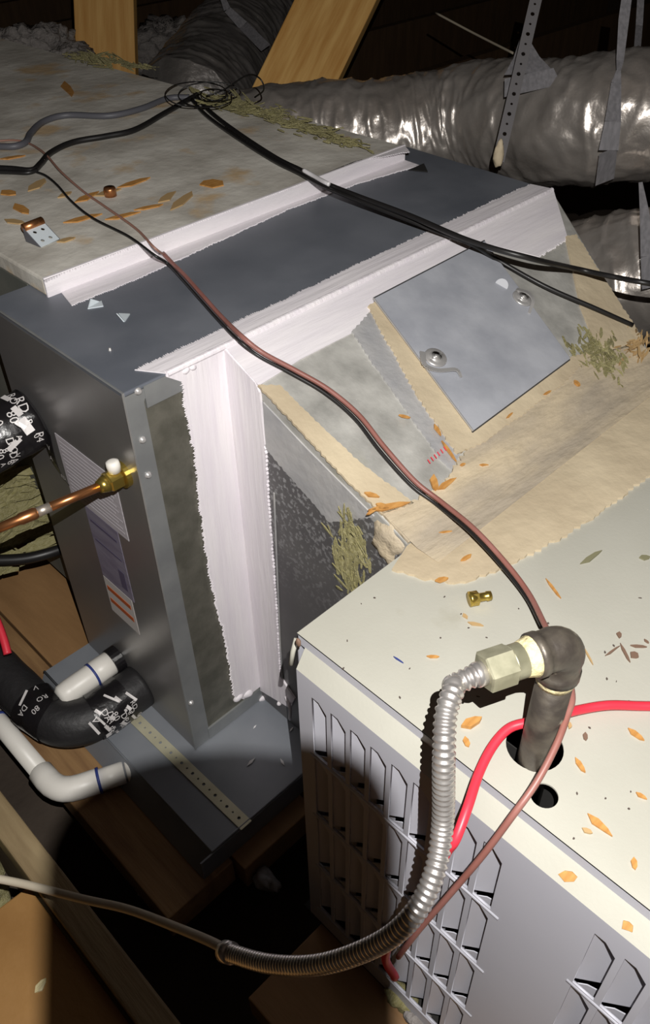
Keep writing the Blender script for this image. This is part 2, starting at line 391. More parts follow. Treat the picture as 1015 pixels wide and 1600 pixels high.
# ------------------------------------------------------------------ coil cabinet
LU, LV = 0.742, 0.283
cab = thing('coil_cabinet', 'grey galvanised coil cabinet with white mastic seams in the middle', 'cabinet', (0.37, 0.14, -H))
MB().box((0.0, 0.0, -0.006), (LU, LV, 0.0)).build('top_panel', M['galv_top'], cab, bevel=0.0015)
MB().box((0.0, 0.001, -H), (0.002, LV, -0.006)).build('side_panel', M['galv_side'], cab)
MB().box((0.002, 0.002, -H), (0.135, 0.004, -0.006)).build('front_panel', M['galv_front'], cab)
MB().box((LU - 0.002, 0.001, -H), (LU, LV, -0.006)).build('side_panel', M['galv_side'], cab)
MB().box((0.002, LV - 0.003, -H), (LU - 0.002, LV, -0.006)).build('back_panel', M['galv_side'], cab)
MB().box((0.002, 0.004, -H), (LU - 0.002, LV - 0.003, -H + 0.003)).build('base_panel', M['galv_side'], cab)
mb = MB().prism([V((0, 0, -H)), V((0.028, 0, -H)), V((0.022, 0, -0.02)), V((0.03, 0, -0.004)), V((0, 0, -0.004))], (0, 0.002, 0)); mb.build('corner_flange', M['galv_flange'], cab)
MB().box((0.026, -0.001, -H), (0.131, 0.002, -H + 0.024)).build('bottom_flange', M['galv_flange'], cab)
MB().box((0.024, -0.001, -0.028), (0.08, 0.002, -0.002)).build('top_flange', M['galv_flange'], cab)
mb = MB().tube([(0, LV, 0.0006), (0, 0, 0.0006), (0, 0, -H)], 0.0016, 6); mb.build('edge_fold', M['galv_flange'], cab)
def screw(c, n, parent, r=0.0042, m='steel', name='screw'):
    mb = MB(); lathe(mb, c, n, [(0, r), (0.001, r * 1.02), (0.0016, r * 0.75), (0.003, r * 0.7), (0.0034, r * 0.5)], 10)
    mb.build(name, M[m], parent, True)
for (px, py) in [(222, 687), (231, 742), (298, 1098), (215, 611)]: screw(onv(px, py, 0.0), (0, -1, 0), cab)
# bent tabs on top
for (px, py, a) in [(148, 477, 0.2), (190, 497, 1.3)]:
    p = onz(px, py, 0.0); d = V((math.cos(a), math.sin(a), 0)); e = V((-d.y, d.x, 0))
    mb = MB(); mb.prism([p - d * 0.010, p + d * 0.010, p + e * 0.004 + V((0, 0, 0.007))], e * 0.0012)
    mb.prism([p - d * 0.011, p + d * 0.011, p + d * 0.003 - e * 0.011], (0, 0, 0.0012)); mb.build('bent_tab', M['tab'], cab)
p = onz(172, 548, 0); screw(p, (0, 0, 1), cab, 0.002)
# labels on the side
def label(zr, vr, m, name, lab):
    o = MB().box((-0.0006, vr[0], zr[0]), (0.0, vr[1], zr[1])).build(name, m, cab); o['label'] = lab; return o
l1 = label((-0.238, -0.141), (0.058, 0.187), M['paper'], 'rating_label', 'pale label sheet with rows of fine print')
l2 = label((-0.366, -0.239), (0.083, 0.157), M['paper2'], 'wiring_label', 'dim violet label sheet')
l3 = label((-0.437, -0.367), (0.090, 0.157), M['paper3'], 'warning_label', 'white label with two orange bars')
for k in range(2):
    z0 = -0.386 - k * 0.025
    MB().box((-0.0012, 0.096, z0 - 0.004), (-0.0007, 0.152, z0 + 0.004)).build('orange_bar', M['orange'], l3)
for k in range(13):
    z0 = -0.150 - k * 0.0066; a = random.uniform(0.062, 0.075)
    MB().box((-0.0010, a, z0 - 0.0009), (-0.0007, 0.180, z0 + 0.0009)).build('print_line', M['ink'], l1)
for (v0, v1, z0, z1) in [(0.09, 0.15, -0.262, -0.258), (0.09, 0.15, -0.295, -0.292), (0.092, 0.106, -0.352, -0.318)]:
    MB().box((-0.0010, v0, z0), (-0.0007, v1, z1)).build('print_line', M['ink2'], l2)

# white mastic bands
mb = MB()
patch(mb, [(0.052, 0, 0), (0.7445, 0, 0), (0.738, 0.034, 0), (0.30, 0.031, 0), (0.034, 0.028, 0)], (0, 0, 1), 0.0010, (2, 3), 0.0030, 0.0013)
a = [V((0.1305, 0, -0.003)), slope(404, 604), slope(470, 562), slope(548, 522), slope(577, 488), slope(640, 444), slope(755, 381), slope(840, 402), slope(886, 374), V((0.7465, 0, -0.002))]
patch(mb, a, SLN, 0.0016, (3, 4, 7), 0.003, 0.0016)
mb.build('mastic_band', M['white_mastic'], cab)
mb = MB()
patch(mb, [onv(258, 588, 0), onv(283, 596, 0), onv(288, 640, 0), onv(303, 700, 0), onv(313, 800, 0), onv(327, 900, 0), onv(347, 980, 0), onv(366, 1088, 0), onv(380, 1092, 0), (0.1315, 0, -0.59), (0.1315, 0, -0.05), (0.1315, 0, 0.0025), (0.054, 0, 0.0025)],
      (0, -1, 0), 0.0012, (1, 2, 3, 4, 5, 6), 0.0036, 0.0012)
mb.tube([(0.054, 0.0005, -0.0012), (0.7445, 0.0005, -0.0012)], 0.0036, 10)
patch(mb, [(0.131, -0.001, -0.003), (0.131, -0.05, -0.024), onu(408, 612, 0.131), onu(416, 690, 0.131), onu(426, 850, 0.131), onu(434, 960, 0.131), onu(439, 1055, 0.131), onu(462, 1090, .131), onu(455, 1105, .131), (0.131, -0.001, -0.60)],
      (-1, 0, 0), 0.003, (3, 4, 5), 0.0015, 0.003)
mb.build('mastic_band', M['white_mastic_v'], cab)
# drips at the foot of the band
for (px, py, s) in [(372, 1090, 0.008), (386, 1083, 0.009), (410, 1090, 0.008), (437, 1098, 0.006), (455, 1095, 0.006), (290, 578, 0.006), (300, 574, 0.005)]:
    clump('mastic_blob', onv(px, py, 0.0) if px < 400 else onu(px, py, 0.131), (s, s * 0.7, s * 0.8), M['white_mastic'], cab, 0.4, 60, 2, px)
MB().tube(spline([onu(446, 1088, .124), onu(453, 1106, .120), onu(453, 1124, .120)], 4), 0.0025, 6).build('mastic_drip', M['white_mastic'], cab, True)

# ------------------------------------------------------------------ supply plenum of duct board
PT = 0.022
plen = thing('supply_plenum', 'large grey duct board plenum behind the coil cabinet, strewn with wood shavings', 'duct', (0.35, 1.0, -H))
tl, tr, br, bl = V((0.057, 0.2385, 0)), V((0.690, 0.2385, 0)), V((0.600, 1.80, 0)), V((0.05, 1.80, 0))
MB().prism([tl, tr, br, bl], (0, 0, PT)).build('top_board', M['ductboard'], plen, bevel=0.003)
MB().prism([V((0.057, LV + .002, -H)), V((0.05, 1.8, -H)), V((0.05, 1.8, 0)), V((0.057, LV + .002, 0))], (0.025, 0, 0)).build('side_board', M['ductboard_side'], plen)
MB().prism([V((0.688, LV + .002, -H)), V((0.598, 1.8, -H)), V((0.598, 1.8, 0)), V((0.688, LV + .002, 0))], (-0.025, 0, 0)).build('side_board', M['ductboard'], plen)
mb = MB()
patch(mb, [onz(70, 440, PT), onz(150, 408, PT), onz(300, 352, PT), onz(450, 296, PT), onz(560, 252, PT), onz(640, 238, PT), (0.69, 0.2385, PT), (0.057, 0.2385, PT)], (0, 0, 1), 0.0010, (0, 1, 2, 3, 4), 0.0025, 0.0018)
mb.prism([V((0.057, 0.2385, PT + .002)), V((0.69, 0.2385, PT + .002)), V((0.69, 0.2385, 0.0)), V((0.057, 0.2385, 0.0))], (0, -0.003, 0))
patch(mb, [(0.075, 0.2385, 0), onz(112, 478, 0), onz(215, 436, 0), onz(330, 383, 0), onz(452, 327, 0), onz(560, 287, 0), onz(655, 259, 0), (0.690, 0.2385, 0)], (0, 0, 1), 0.0010, (1, 2, 3, 4, 5), 0.0026, 0.0013)
mb.build('mastic_band', M['white_mastic'], plen)
o = MB().prism([onz(638, 266, 0.003), onz(662, 256, 0.003), onz(668, 269, 0.003)], (0, 0, 0.001)).build('corner_gap', M['dark'], plen)
# torn fiber along the far right edge
for i, (px, py, s) in enumerate([(165, 97, .05), (130, 92, .03), (352, 160, .05), (385, 172, .04), (500, 208, .035), (540, 222, .025), (455, 196, .03), (215, 105, .025), (430, 180, .03)]):
    c = onz(px, py, PT + 0.004)
    tuft('torn_fiber', c, (s * 1.7, s * 0.8, s * 0.2), M['fiber'], plen, (0, 0, 1), (-0.06, 1, 0), 60, i)

# ------------------------------------------------------------------ sloping transition
tra = thing('sloping_transition', 'sloping foil board transition between coil cabinet and furnace, with access door', 'duct', (0.37, -0.13, -H))
VE, ZE = -0.2655, -0.003 - 0.43 * 0.2655
ul, ur0, ur1 = 0.131, 0.7455, 0.615
def sl(u, v): return V((u, v, -0.003 + 0.43 * v))
MB().prism([sl(ul, -0.0005), sl(ur0, -0.0005), sl(ur1, VE), sl(ul, VE)], (0, 0, -0.02)).build('slope_board', M['foil_board'], tra, bevel=0.002)
MB().prism([V((ul, -0.0005, -0.02)), V((ul, VE, ZE - 0.02)), V((ul, VE, -H)), V((ul, -0.0005, -H))], (0.003, 0, 0)).build('side_sheet', M['speckled'], tra)
MB().prism([V((ur0, -0.0005, -0.02)), V((ur1, VE, ZE - 0.02)), V((ur1, VE, -H)), V((ur0, -0.0005, -H))], (-0.003, 0, 0)).build('side_sheet', M['speckled'], tra)
MB().tube([onu(428, 770, .1305), onu(437, 1000, .1305), onu(441, 1060, .1305)], 0.0012, 6).build('seam_bead', M['grey_tape'], tra)
# tapes and mastics on the slope
mb = MB(); patch(mb, [slope(402, 604), slope(436, 604), slope(500, 668), slope(560, 724), slope(645, 788), slope(596, 806), slope(540, 752), slope(470, 676)], SLN, 0.003, range(8), 0.0012, 0.004); mb.build('seam_tape', M['cream_mastic'], tra)
mb = MB(); patch(mb, [onu(412, 628, ul), onu(480, 700, ul), onu(585, 806, ul), onu(552, 812, ul), onu(515, 815, ul), onu(416, 700, ul)], (-1, 0, 0), 0.0015, (2, 3, 4), 0.002, 0.004); mb.build('seam_tape', M['grey_tape'], tra)
mb = MB(); patch(mb, [slope(548, 520), slope(578, 490), slope(640, 585), slope(720, 705), slope(705, 735), slope(690, 722), slope(640, 652)], SLN, 0.002, (0, 4, 5, 6), 0.0015, 0.004); mb.build('seam_tape', M['grey_tape'], tra)
mb = MB(); patch(mb, [slope(573, 482), slope(588, 472), slope(664, 578), slope(738, 668), slope(880, 562), slope(925, 552), slope(880, 600), slope(760, 690), slope(712, 712), slope(650, 622)], SLN, 0.004, (0, 4, 5, 6, 7, 8, 9), 0.002, 0.004); mb.build('door_mastic', M['cream_mastic'], tra)
mb = MB(); patch(mb, [slope(882, 372), slope(898, 368), slope(950, 450), slope(1000, 528), slope(978, 545), slope(935, 555), slope(905, 480)], SLN, 0.003, (0, 1, 2, 3), 0.0018, 0.004); mb.build('seam_tape', M['cream_mastic'], tra)
# red stitch marks printed on the tape end
for k in range(6):
    p = slope(668 + k * 5, 712 - k * 4 + 6, 0.0045); q = slope(672 + k * 5, 722 - k * 4 + 2, 0.0045)
    MB().tube([p, q], 0.0006, 5).build('red_mark', M['red'], tra)
# cream mastic skirt flowing onto the furnace
mb = MB()
E1 = [slope(590, 798), slope(640, 785), slope(690, 765), slope(706, 735), slope(737, 692), slope(884, 578), slope(930, 556), slope(1000, 535)]
E2 = [sl(0.60, VE), sl(ul + .001, VE)]
patch(mb, E1 + E2, SLN, 0.003, (0, 1, 2, 3, 4, 5), 0.003, 0.004)
mb.build('mastic_skirt', M['cream_skirt'], tra)
mb = MB()
patch(mb, [V((ul, VE, FZ - .001)), onz(612, 892, FZ), onz(655, 905, FZ), onz(700, 913, FZ), onz(735, 909, FZ), onz(800, 882, FZ), onz(866, 848, FZ), onz(920, 815, FZ), onz(975, 776, FZ), onz(1025, 735, FZ), V((0.55, -0.36, FZ)), V((0.60, VE, FZ - .001))],
      (0, 0, 1), 0.003, (1, 2, 3, 4, 5, 6, 7, 8), 0.003, 0.005)
mb.build('mastic_skirt', M['cream_mastic'], tra)
fv, ff = [], []
nu, nk = 70, 7
for i in range(nu + 1):
    u = ul + 0.002 + (0.612 - ul) * i / nu
    for k in range(nk + 1):
        t = k / nk; v = VE + 0.024 - 0.062 * t
        zs = -0.003 + 0.43 * v + 0.0034; zf_ = FZ + 0.0034
        sm = max(0.0, 1 - abs(t - 0.42) / 0.5)
        z = max(zs, zf_) + 0.0022 * sm + 0.0016 * noise.noise(V((u * 22, v * 50, 2)))  * sm + 0.0003
        fv.append(V((u, v, z)))
for i in range(nu):
    for k in range(nk): ff.append((i * (nk + 1) + k, (i + 1) * (nk + 1) + k, (i + 1) * (nk + 1) + k + 1, i * (nk + 1) + k + 1))
obj('mastic_fillet', fv, ff, M['cream_skirt'], tra, True)
clump('mastic_lump', pl(608, 845, (0.135, 0, 0), (1, 0, 0)), (0.010, 0.022, 0.03), M['cream_skirt'], tra, 0.35, 40, 3, 4)
clump('mastic_lump', pl(640, 850, (0.16, 0, 0), (1, 0, 0)), (0.02, 0.02, 0.012), M['cream_skirt'], tra, 0.3, 40, 3, 6)
for (px, py, s) in [(555, 850, .014), (545, 885, .016)]:
    tuft('torn_fiber', onu(px, py, ul - 0.001), (s * 3.0, s * 1.5, 0.004), M['fiber'], tra, (-1, 0, 0), (0, -.35, -1), 90, px)
tuft('torn_fiber', slope(938, 560), (0.042, 0.034, 0.006), M['fiber'], tra, SLN, (.35, 1, 0), 220, 9)
tuft('torn_fiber', slope(992, 548), (0.05, 0.022, 0.012), M['chip_pale'], tra, SLN, (1, .2, 0), 70, 12)

# access door
dq = [slope(583, 467, 0.006), slope(756, 377, 0.006), slope(890, 561, 0.006), slope(738, 674, 0.006)]
mb = MB(); mb.prism(dq, SLN * 0.0016); door = mb.build('access_door', M['door'], tra, bevel=0.0006); door['label'] = 'blue grey metal access door with two round latches'
mb = MB(); cdq = sum(dq, V((0, 0, 0))) / 4
mb.prism([p + (cdq - p) * 0.012 - SLN * 0.004 for p in dq], SLN * 0.004); mb.build('door_frame', M['hem'], tra)
for i in (3, 0):
    a, b = dq[i], dq[(i + 1) % 4]
    MB().tube([a + SLN * .001, b + SLN * .001], 0.0011, 6).build('hem', M['steel'] if i == 3 else M['hem'], door)
MB().tube([dq[2] - SLN * .001, dq[3] - SLN * .001], 0.0012, 6).build('hem', M['hem'], door)
def latch(px, py, arm):
    c = slope(px, py, 0.0076); mb = MB()
    prof = [(0.0, 0.0140), (0.0012, 0.0137), (0.0022, 0.0124), (0.0014, 0.0108), (0.0012, 0.0088), (0.003, 0.0078), (0.0036, 0.0064), (0.0024, 0.0046), (0.0024, 0.0026), (0.0042, 0.0022), (0.0044, 0.0004)]
    lathe(mb, c, SLN, prof, 24); k = mb.build('latch', M['steel'], door, True)
    pts = spline([slope(*a, h) for a, h in arm], 6); n = len(pts)
    mb = MB()
    for i in range(n - 1):
        t = (pts[i + 1] - pts[i]).normalized(); s = SLN.cross(t) * 0.0035 * (1 - 0.5 * i / n)
        s2 = SLN.cross(t) * 0.0035 * (1 - 0.5 * (i + 1) / n)
        mb.prism([pts[i] - s, pts[i + 1] - s2, pts[i + 1] + s2, pts[i] + s], SLN * 0.001)
    mb.build('cam_arm', M['steel'], k)
latch(680, 559, [((660, 550), .012), ((663, 570), .013), ((684, 579), .010), ((712, 578), .012), ((720, 590), .009)])
latch(816, 466, [((806, 452), .008), ((824, 458), .014), ((832, 470), .014), ((826, 490), .008)])
MB().tube([slope(783, 446, .0076), slope(783, 446, .0082)], 0.0085, 20).build('spot_weld', M['galv_spot'], door)

# ------------------------------------------------------------------ furnace
fur = thing('furnace', 'cream and grey steel furnace cabinet with louvred side, lying lower right', 'furnace', (0.3, -0.85, -0.65))
UR, VF = 0.612, -1.35
h1 = onz(835, 1166, FZ); h2 = onz(850, 1243, FZ)
W0 = V((FU, FV, FZ - 0.0008))
plate([(0, 0), (UR - FU, 0), (UR - FU, VF - FV), (0, VF - FV)],
      [circle(h1.x - FU, h1.y - FV, 0.0225, 32), circle(h2.x - FU, h2.y - FV, 0.0105, 28)], 0.0016, W0, (1, 0, 0), (0, 1, 0), 'top_panel', M['furnace_top'], fur)
MB().box((FU, VF, FZ - 0.013), (FU + 0.0012, FV, FZ - 0.0002)).build('top_step', M['furnace_side'], fur)
mb = MB(); mb.prism([V((FU, FV - 0.010, FZ - 0.012)), V((US, FV - 0.013, FZ - 0.027)), V((US, VF, FZ - 0.027)), V((FU, VF, FZ - 0.012))], V((0.0008, 0, -0.0008))); mb.build('chamfer_ledge', M['furnace_top'], fur)
MB().box((FU, FV - 0.0015, -0.645), (UR, FV, FZ - 0.002)).build('back_panel', M['furnace_side'], fur)
MB().box((UR - 0.002, VF, -0.645), (UR, FV - 0.002, FZ - 0.002)).build('side_panel', M['furnace_side'], fur)
MB().box((US, VF - 0.002, -0.645), (UR, VF, FZ - 0.002)).build('front_panel', M['furnace_side'], fur)
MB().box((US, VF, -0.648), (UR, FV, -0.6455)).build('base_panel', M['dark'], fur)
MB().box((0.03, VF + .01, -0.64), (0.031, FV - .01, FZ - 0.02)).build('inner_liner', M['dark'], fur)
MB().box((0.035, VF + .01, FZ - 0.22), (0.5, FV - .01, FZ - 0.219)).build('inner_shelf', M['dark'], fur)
MB().tube([(US + .012, FV - 0.002, FZ - 0.004), (US + .006, FV - 0.003, FZ - 0.016), (US + .002, FV - .004, FZ - 0.03)], 0.0024, 8).build('corner_bead', M['furnace_top'], fur, True)
clump('corner_rust', onu(466, 1004, US), (0.002, 0.003, 0.005), M['twig'], fur, 0.3, 60, 2)
# louvred side: sheet with openings, one slat in each
Z0 = FZ - 0.027
def P2(v, z): return (-(v - (FV - 0.013)), z)          # 2-D frame: x runs along -v
cells = []
rows = [(-0.1725, -0.2635), (-0.2710, -0.3775), (-0.3850, -0.4915), (-0.4990, -0.6055)]
for (vstart, ncol) in ((-0.3005, 9), (-0.5945, 5)):
    for c in range(ncol):
        for r, (zt, zb) in enumerate(rows):
            va = vstart - 0.02435 * c; vb = va - 0.0188
            cells.append((va, vb, zt, zb))
holes = []
for (va, vb, zt, zb) in cells:
    holes.append([P2(va, zb), P2(vb, zb), P2(vb, zt - 0.010), P2(va - 0.009, zt), P2(va, zt)])
plate([P2(FV - 0.013, -0.645), P2(VF, -0.645), P2(VF, Z0), P2(FV - 0.013, Z0)], holes, 0.0016, V((US + 0.0008, FV - 0.013, 0)), (0, -1, 0), (0, 0, 1), 'louvre_panel', M['furnace_side'], fur)
for k, (va, vb, zt, zb) in enumerate(cells):
    ua, ub = US + 0.0025, US + 0.0165
    va2, vb2 = va + 0.0005, vb - 0.001
    zb2 = zb + 0.003
    f = 0.009 / 0.0188
    poly = [V((ua, va2, zb2)), V((ub, vb2, zb2)), V((ub, vb2, zt - 0.008)), V((ua + (ub - ua) * f, va - 0.009, zt + 0.001)), V((ua, va2, zt + 0.001))]
    MB().prism(poly, (0.001, 0, 0)).build('louvre_slat', M['furnace_side'], fur)
for (vs, ve) in ((-0.296, -0.523), (-0.590, -0.72)):
    for z in (-0.2672, -0.3812, -0.4952, -0.609):
        MB().tube([(US + 0.0014, vs, z), (US + 0.0014, ve, z)], 0.0026, 10).build('louvre_bar', M['furnace_side'], fur, True)

# ------------------------------------------------------------------ iron gas pipe
rz = FZ + 0.135
RP = V((0.0215, -0.4935, 0)); R0 = 0.0132
nd = V((-0.053, 0.023, 0)).normalized()
gp = thing('iron_gas_pipe', 'dark iron gas pipe rising through the round hole in the furnace top', 'pipe', (RP.x, RP.y, FZ - 0.08))
MB().tube([(RP.x, RP.y, FZ - 0.08), (RP.x, RP.y, rz - 0.022)], R0, 24).build('riser', M['iron'], gp, True)
mb = MB(); arc = []
cc = V((RP.x, RP.y, rz - 0.010)) + nd * 0.010
for i in range(9):
    t = math.pi / 2 * i / 8
    arc.append(cc - nd * 0.010 * math.cos(t) + V((0, 0, 0.010)) * math.sin(t))
pts = [V((RP.x, RP.y, rz - 0.030)), V((RP.x, RP.y, rz - 0.023)), V((RP.x, RP.y, rz - 0.0225)), V((RP.x, RP.y, rz - 0.014))] + arc + [arc[-1] + nd * 0.004, arc[-1] + nd * 0.0085, arc[-1] + nd * 0.009, arc[-1] + nd * 0.015]
rr = [0.0160, 0.0160, 0.0150, 0.0150] + [0.0155] * 9 + [0.0150, 0.0150, 0.0160, 0.0160]
mb.tube(pts, rr, 24); mb.build('elbow', M['iron'], gp, True)
e0 = arc[-1] + nd * 0.014
mb = MB(); lathe(mb, e0 - nd * 0.001, nd, [(0, 0.0142), (0.003, 0.0146), (0.006, 0.0135), (0.010, 0.0125)], 22); mb.build('thread_sealant', M['dope'], gp, True)
mb = MB(); lathe(mb, (RP.x, RP.y, rz - 0.036), (0, 0, 1), [(-0.002, 0.0135), (0.002, 0.0148), (0.007, 0.0152), (0.009, 0.0150)], 22); mb.build('thread_sealant', M['dope'], gp, True)
mb = MB(); lathe(mb, e0, nd, [(0.008, 0.0118), (0.009, 0.0124), (0.017, 0.0124), (0.0175, 0.0128)], 22); mb.build('nipple', M['olive'], gp, True)
mb = MB(); mb.tube([e0 + nd * 0.017, e0 + nd * 0.018, e0 + nd * 0.037, e0 + nd * 0.038], [0.0130, 0.0142, 0.0142, 0.0130], 6, twist=(0, 0, 1)); mb.build('hex_coupling', M['olive'], gp)
fend = e0 + nd * 0.038
dep0 = (fend - CAM).dot(FW)

# flexible corrugated connector
fx = thing('flexible_gas_connector', 'silver corrugated flexible gas connector hanging from the iron elbow', 'pipe', fend)
path = [fend, fend + nd * 0.008, fend + nd * 0.021 + V((0, 0, -0.003)), at(709, 1076, dep0 - .010), at(696, 1118, dep0 - .018), at(693, 1190, dep0 - .020), at(691, 1290, 0.556), at(676, 1372, 0.552), at(640, 1436, 0.555), at(585, 1478, 0.58), at(500, 1507, 0.625), at(420, 1506, 0.68), at(352, 1487, 0.74)]
sp = resample(spline(path, 16), 0.0011)
rad = [0.0070 + 0.0008 * math.sin(2 * math.pi * i / 4.0 + 0.7) for i in range(len(sp))]
MB().tube(sp, rad, 24).build('corrugated_tube', M['flex'], fx, True)
mb = MB(); lathe(mb, fend - nd * 0.001, nd, [(0, 0.0085), (0.006, 0.0086), (0.008, 0.0078)], 20); mb.build('end_collar', M['flex'], fx, True)
d = (sp[-1] - sp[-4]).normalized(); mb = MB(); lathe(mb, sp[-1] - d * 0.010, d, [(0, 0.0094), (0.012, 0.0094), (0.013, 0.008)], 20); mb.build('end_collar', M['flex'], fx, True)

# ------------------------------------------------------------------ wires
def wire(name, pts, r, m, label, cat='wire', seg=8, per=8, group=None):
    o = MB().tube(spline(pts, per), r, seg).build(name, M[m], None, True); tag(o, label, cat); return o
zf = FZ + 0.0045
rd = wire('red_wire', [onz(1700, 1075, zf), onz(1350, 1098, zf), onz(1150, 1106, zf), onz(1060, 1104, zf), onz(1000, 1103, zf), onz(950, 1102, zf + .003), onz(905, 1109, zf + .004), onz(862, 1120, zf + .012), onz(828, 1128, zf + .018), onz(795, 1138, zf + .016), onz(770, 1165, zf + .012), onz(748, 1208, zf + .008), onz(730, 1262, zf + .006), at(712, 1310, .612), at(698, 1330, .62), at(676, 1372, .63), at(645, 1430, .66), at(612, 1468, .70), at(602, 1498, .74), at(617, 1527, .76)], 0.0040, 'red', 'red wire looping over the furnace top behind the iron pipe')
zb = 0.0035
bp = [onz(290, 432, zb), onz(320, 466, zb), onz(345, 494, zb), onz(377, 525, zb + .004), slope(410, 551, .008), slope(460, 578, .010), slope(512, 608, .010), slope(560, 648, .010), slope(600, 698, .010), slope(648, 752, .009), slope(690, 785, .012), onz(740, 826, FZ + .022), onz(790, 880, FZ + .018), onz(826, 928, FZ + .016), onz(850, 975, FZ + .03), onz(878, 1030, FZ + .05), onz(893, 1085, FZ + .06)]
wire('thermostat_wire', [onz(255, 396, 0.006), onz(270, 412, .004)] + bp + [onz(885, 1120, FZ + .058), onz(868, 1165, FZ + .052), onz(838, 1222, FZ + .04), at(800, 1275, .60), at(755, 1335, .62), at(700, 1400, .66), at(655, 1452, .71), at(622, 1495, .76)], 0.0027, 'brown', 'brown thermostat wire running diagonally from the plenum across the furnace')
zp = PT + 0.0025
wire('thin_copper_wire', [onz(-20, 222, zp), onz(20, 219, zp), onz(45, 224, zp), onz(70, 240, zp + .004), onz(95, 268, zp + .004), onz(130, 299, zp), onz(160, 320, zp), onz(212, 357, zp), onz(240, 386, zp), onz(256, 398, 0.006)], 0.0016, 'pink', 'thin pinkish brown strand on the duct board leading into the brown wire')
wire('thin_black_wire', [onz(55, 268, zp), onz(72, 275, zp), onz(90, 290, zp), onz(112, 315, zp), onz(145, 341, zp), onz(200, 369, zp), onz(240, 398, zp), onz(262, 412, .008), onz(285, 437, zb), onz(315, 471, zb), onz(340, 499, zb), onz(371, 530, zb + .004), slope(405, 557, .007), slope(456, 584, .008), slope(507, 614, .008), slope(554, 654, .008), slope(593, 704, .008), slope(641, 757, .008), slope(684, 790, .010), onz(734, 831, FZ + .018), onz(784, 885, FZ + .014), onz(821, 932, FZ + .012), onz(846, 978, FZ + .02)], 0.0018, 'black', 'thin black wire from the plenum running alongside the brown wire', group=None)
zc = PT + 0.005
wire('black_cable', [onz(-20, 262, zc), onz(20, 264, zc), onz(50, 266, zc), onz(64, 255, zc), onz(80, 238, zc), onz(115, 222, zc), onz(165, 213, zc), onz(210, 203, zc), onz(255, 178, zc), onz(290, 158, zc), onz(308, 148, zc)], 0.0046, 'black', 'thick black cable curving over the left of the plenum top', 'cable')
wire('black_cable', [onz(-20, 268, zc), onz(15, 269, zc), onz(42, 270, zc), onz(58, 266, zc)], 0.0030, 'black', 'short black cable at left edge under the thick one', 'cable')
wire('grey_cable', [onz(-20, 228, zc), onz(20, 229, zc), onz(40, 222, zc), onz(48, 208, zc), onz(68, 190, zc), onz(105, 180, zc), onz(170, 181, zc), onz(220, 170, zc), onz(262, 154, zc), onz(296, 152, zc)], 0.0052, 'greycable', 'grey cable curving over the plenum top above the black one', 'cable')
wire('black_cable', [onz(306, 150, zc), onz(330, 176, zc), onz(372, 208, zc), onz(430, 246, zc), onz(470, 266, zc + .004), onz(505, 285, .034), onz(560, 307, .034), onz(640, 337, .032), onz(735, 377, .030), onz(830, 404, .022), slope(900, 420, .03), slope(960, 433, .05), slope(1040, 447, .07), at(1200, 470, 1.25), at(1500, 520, 1.3)], 0.0036, 'black', 'long black cable from the tangle across the cabinet to the right edge, upper one', 'cable')
wire('black_cable', [onz(300, 156, zc), onz(322, 180, zc), onz(366, 212, zc), onz(426, 250, zc), onz(468, 271, zc), onz(505, 291, .032), onz(556, 312, .031), onz(636, 343, .022), onz(690, 364, .014), onz(742, 384, .009), slope(775, 405, .008), slope(850, 447, .010), slope(930, 482, .010), slope(988, 508, .006)], 0.0032, 'black', 'black cable running below its twin and ending on the cream tape right of the door', 'cable')
wire('mastic_sleeve', [onz(474, 266, zc + .010), onz(490, 275, .036), onz(506, 284, .039), onz(514, 288, .039)], 0.0030, 'flake', 'white mastic smear stuck along the two black cables', 'mastic')
# wire tangle
tp = []
for i in range(34):
    a = i * 0.75; r = 26 + 14 * math.sin(i * 0.37)
    tp.append(onz(325 + r * math.cos(a) * 1.4 + 12 * math.sin(i * .21), 148 + r * .55 * math.sin(a), zc + .012 + .010 * math.sin(i * 1.3)))
wire('wire_tangle', tp, 0.0011, 'black', 'tangle of thin black wire loops on the plenum near the torn edge', 'wire', 6, 5)
wire('wire_tangle', [onz(322, 150, zc + .01), onz(350, 140, zc + .02), onz(385, 118, zc + .05), onz(405, 122, zc + .06), onz(412, 140, zc + .04), onz(398, 152, zc + .01)], 0.0014, 'black', 'single thin wire hook right of the tangle', 'wire', 6, 6)
wire('white_cable', [at(-20, 1370, .93), at(40, 1382, .92), at(130, 1405, .88), at(200, 1421, .85), at(270, 1447, .80), at(330, 1472, .755), at(356, 1487, .74)], 0.0046, 'whitecable', 'off white cable crossing the pale joist toward the silver connector end', 'cable')
wire('black_hose', [at(-30, 876, 1.36), at(30, 874, 1.37), at(70, 866, 1.38), at(112, 852, 1.40)], 0.0095, 'black', 'black hose lying over the brown planks left of the cabinet', 'hose')
wire('red_strip', [at(-14, 950, 1.27), at(-3, 975, 1.262), at(6, 1000, 1.255), at(12, 1022, 1.25)], 0.0062, 'red', 'red plastic strip at the left edge beside the black pipe bend', 'strip')

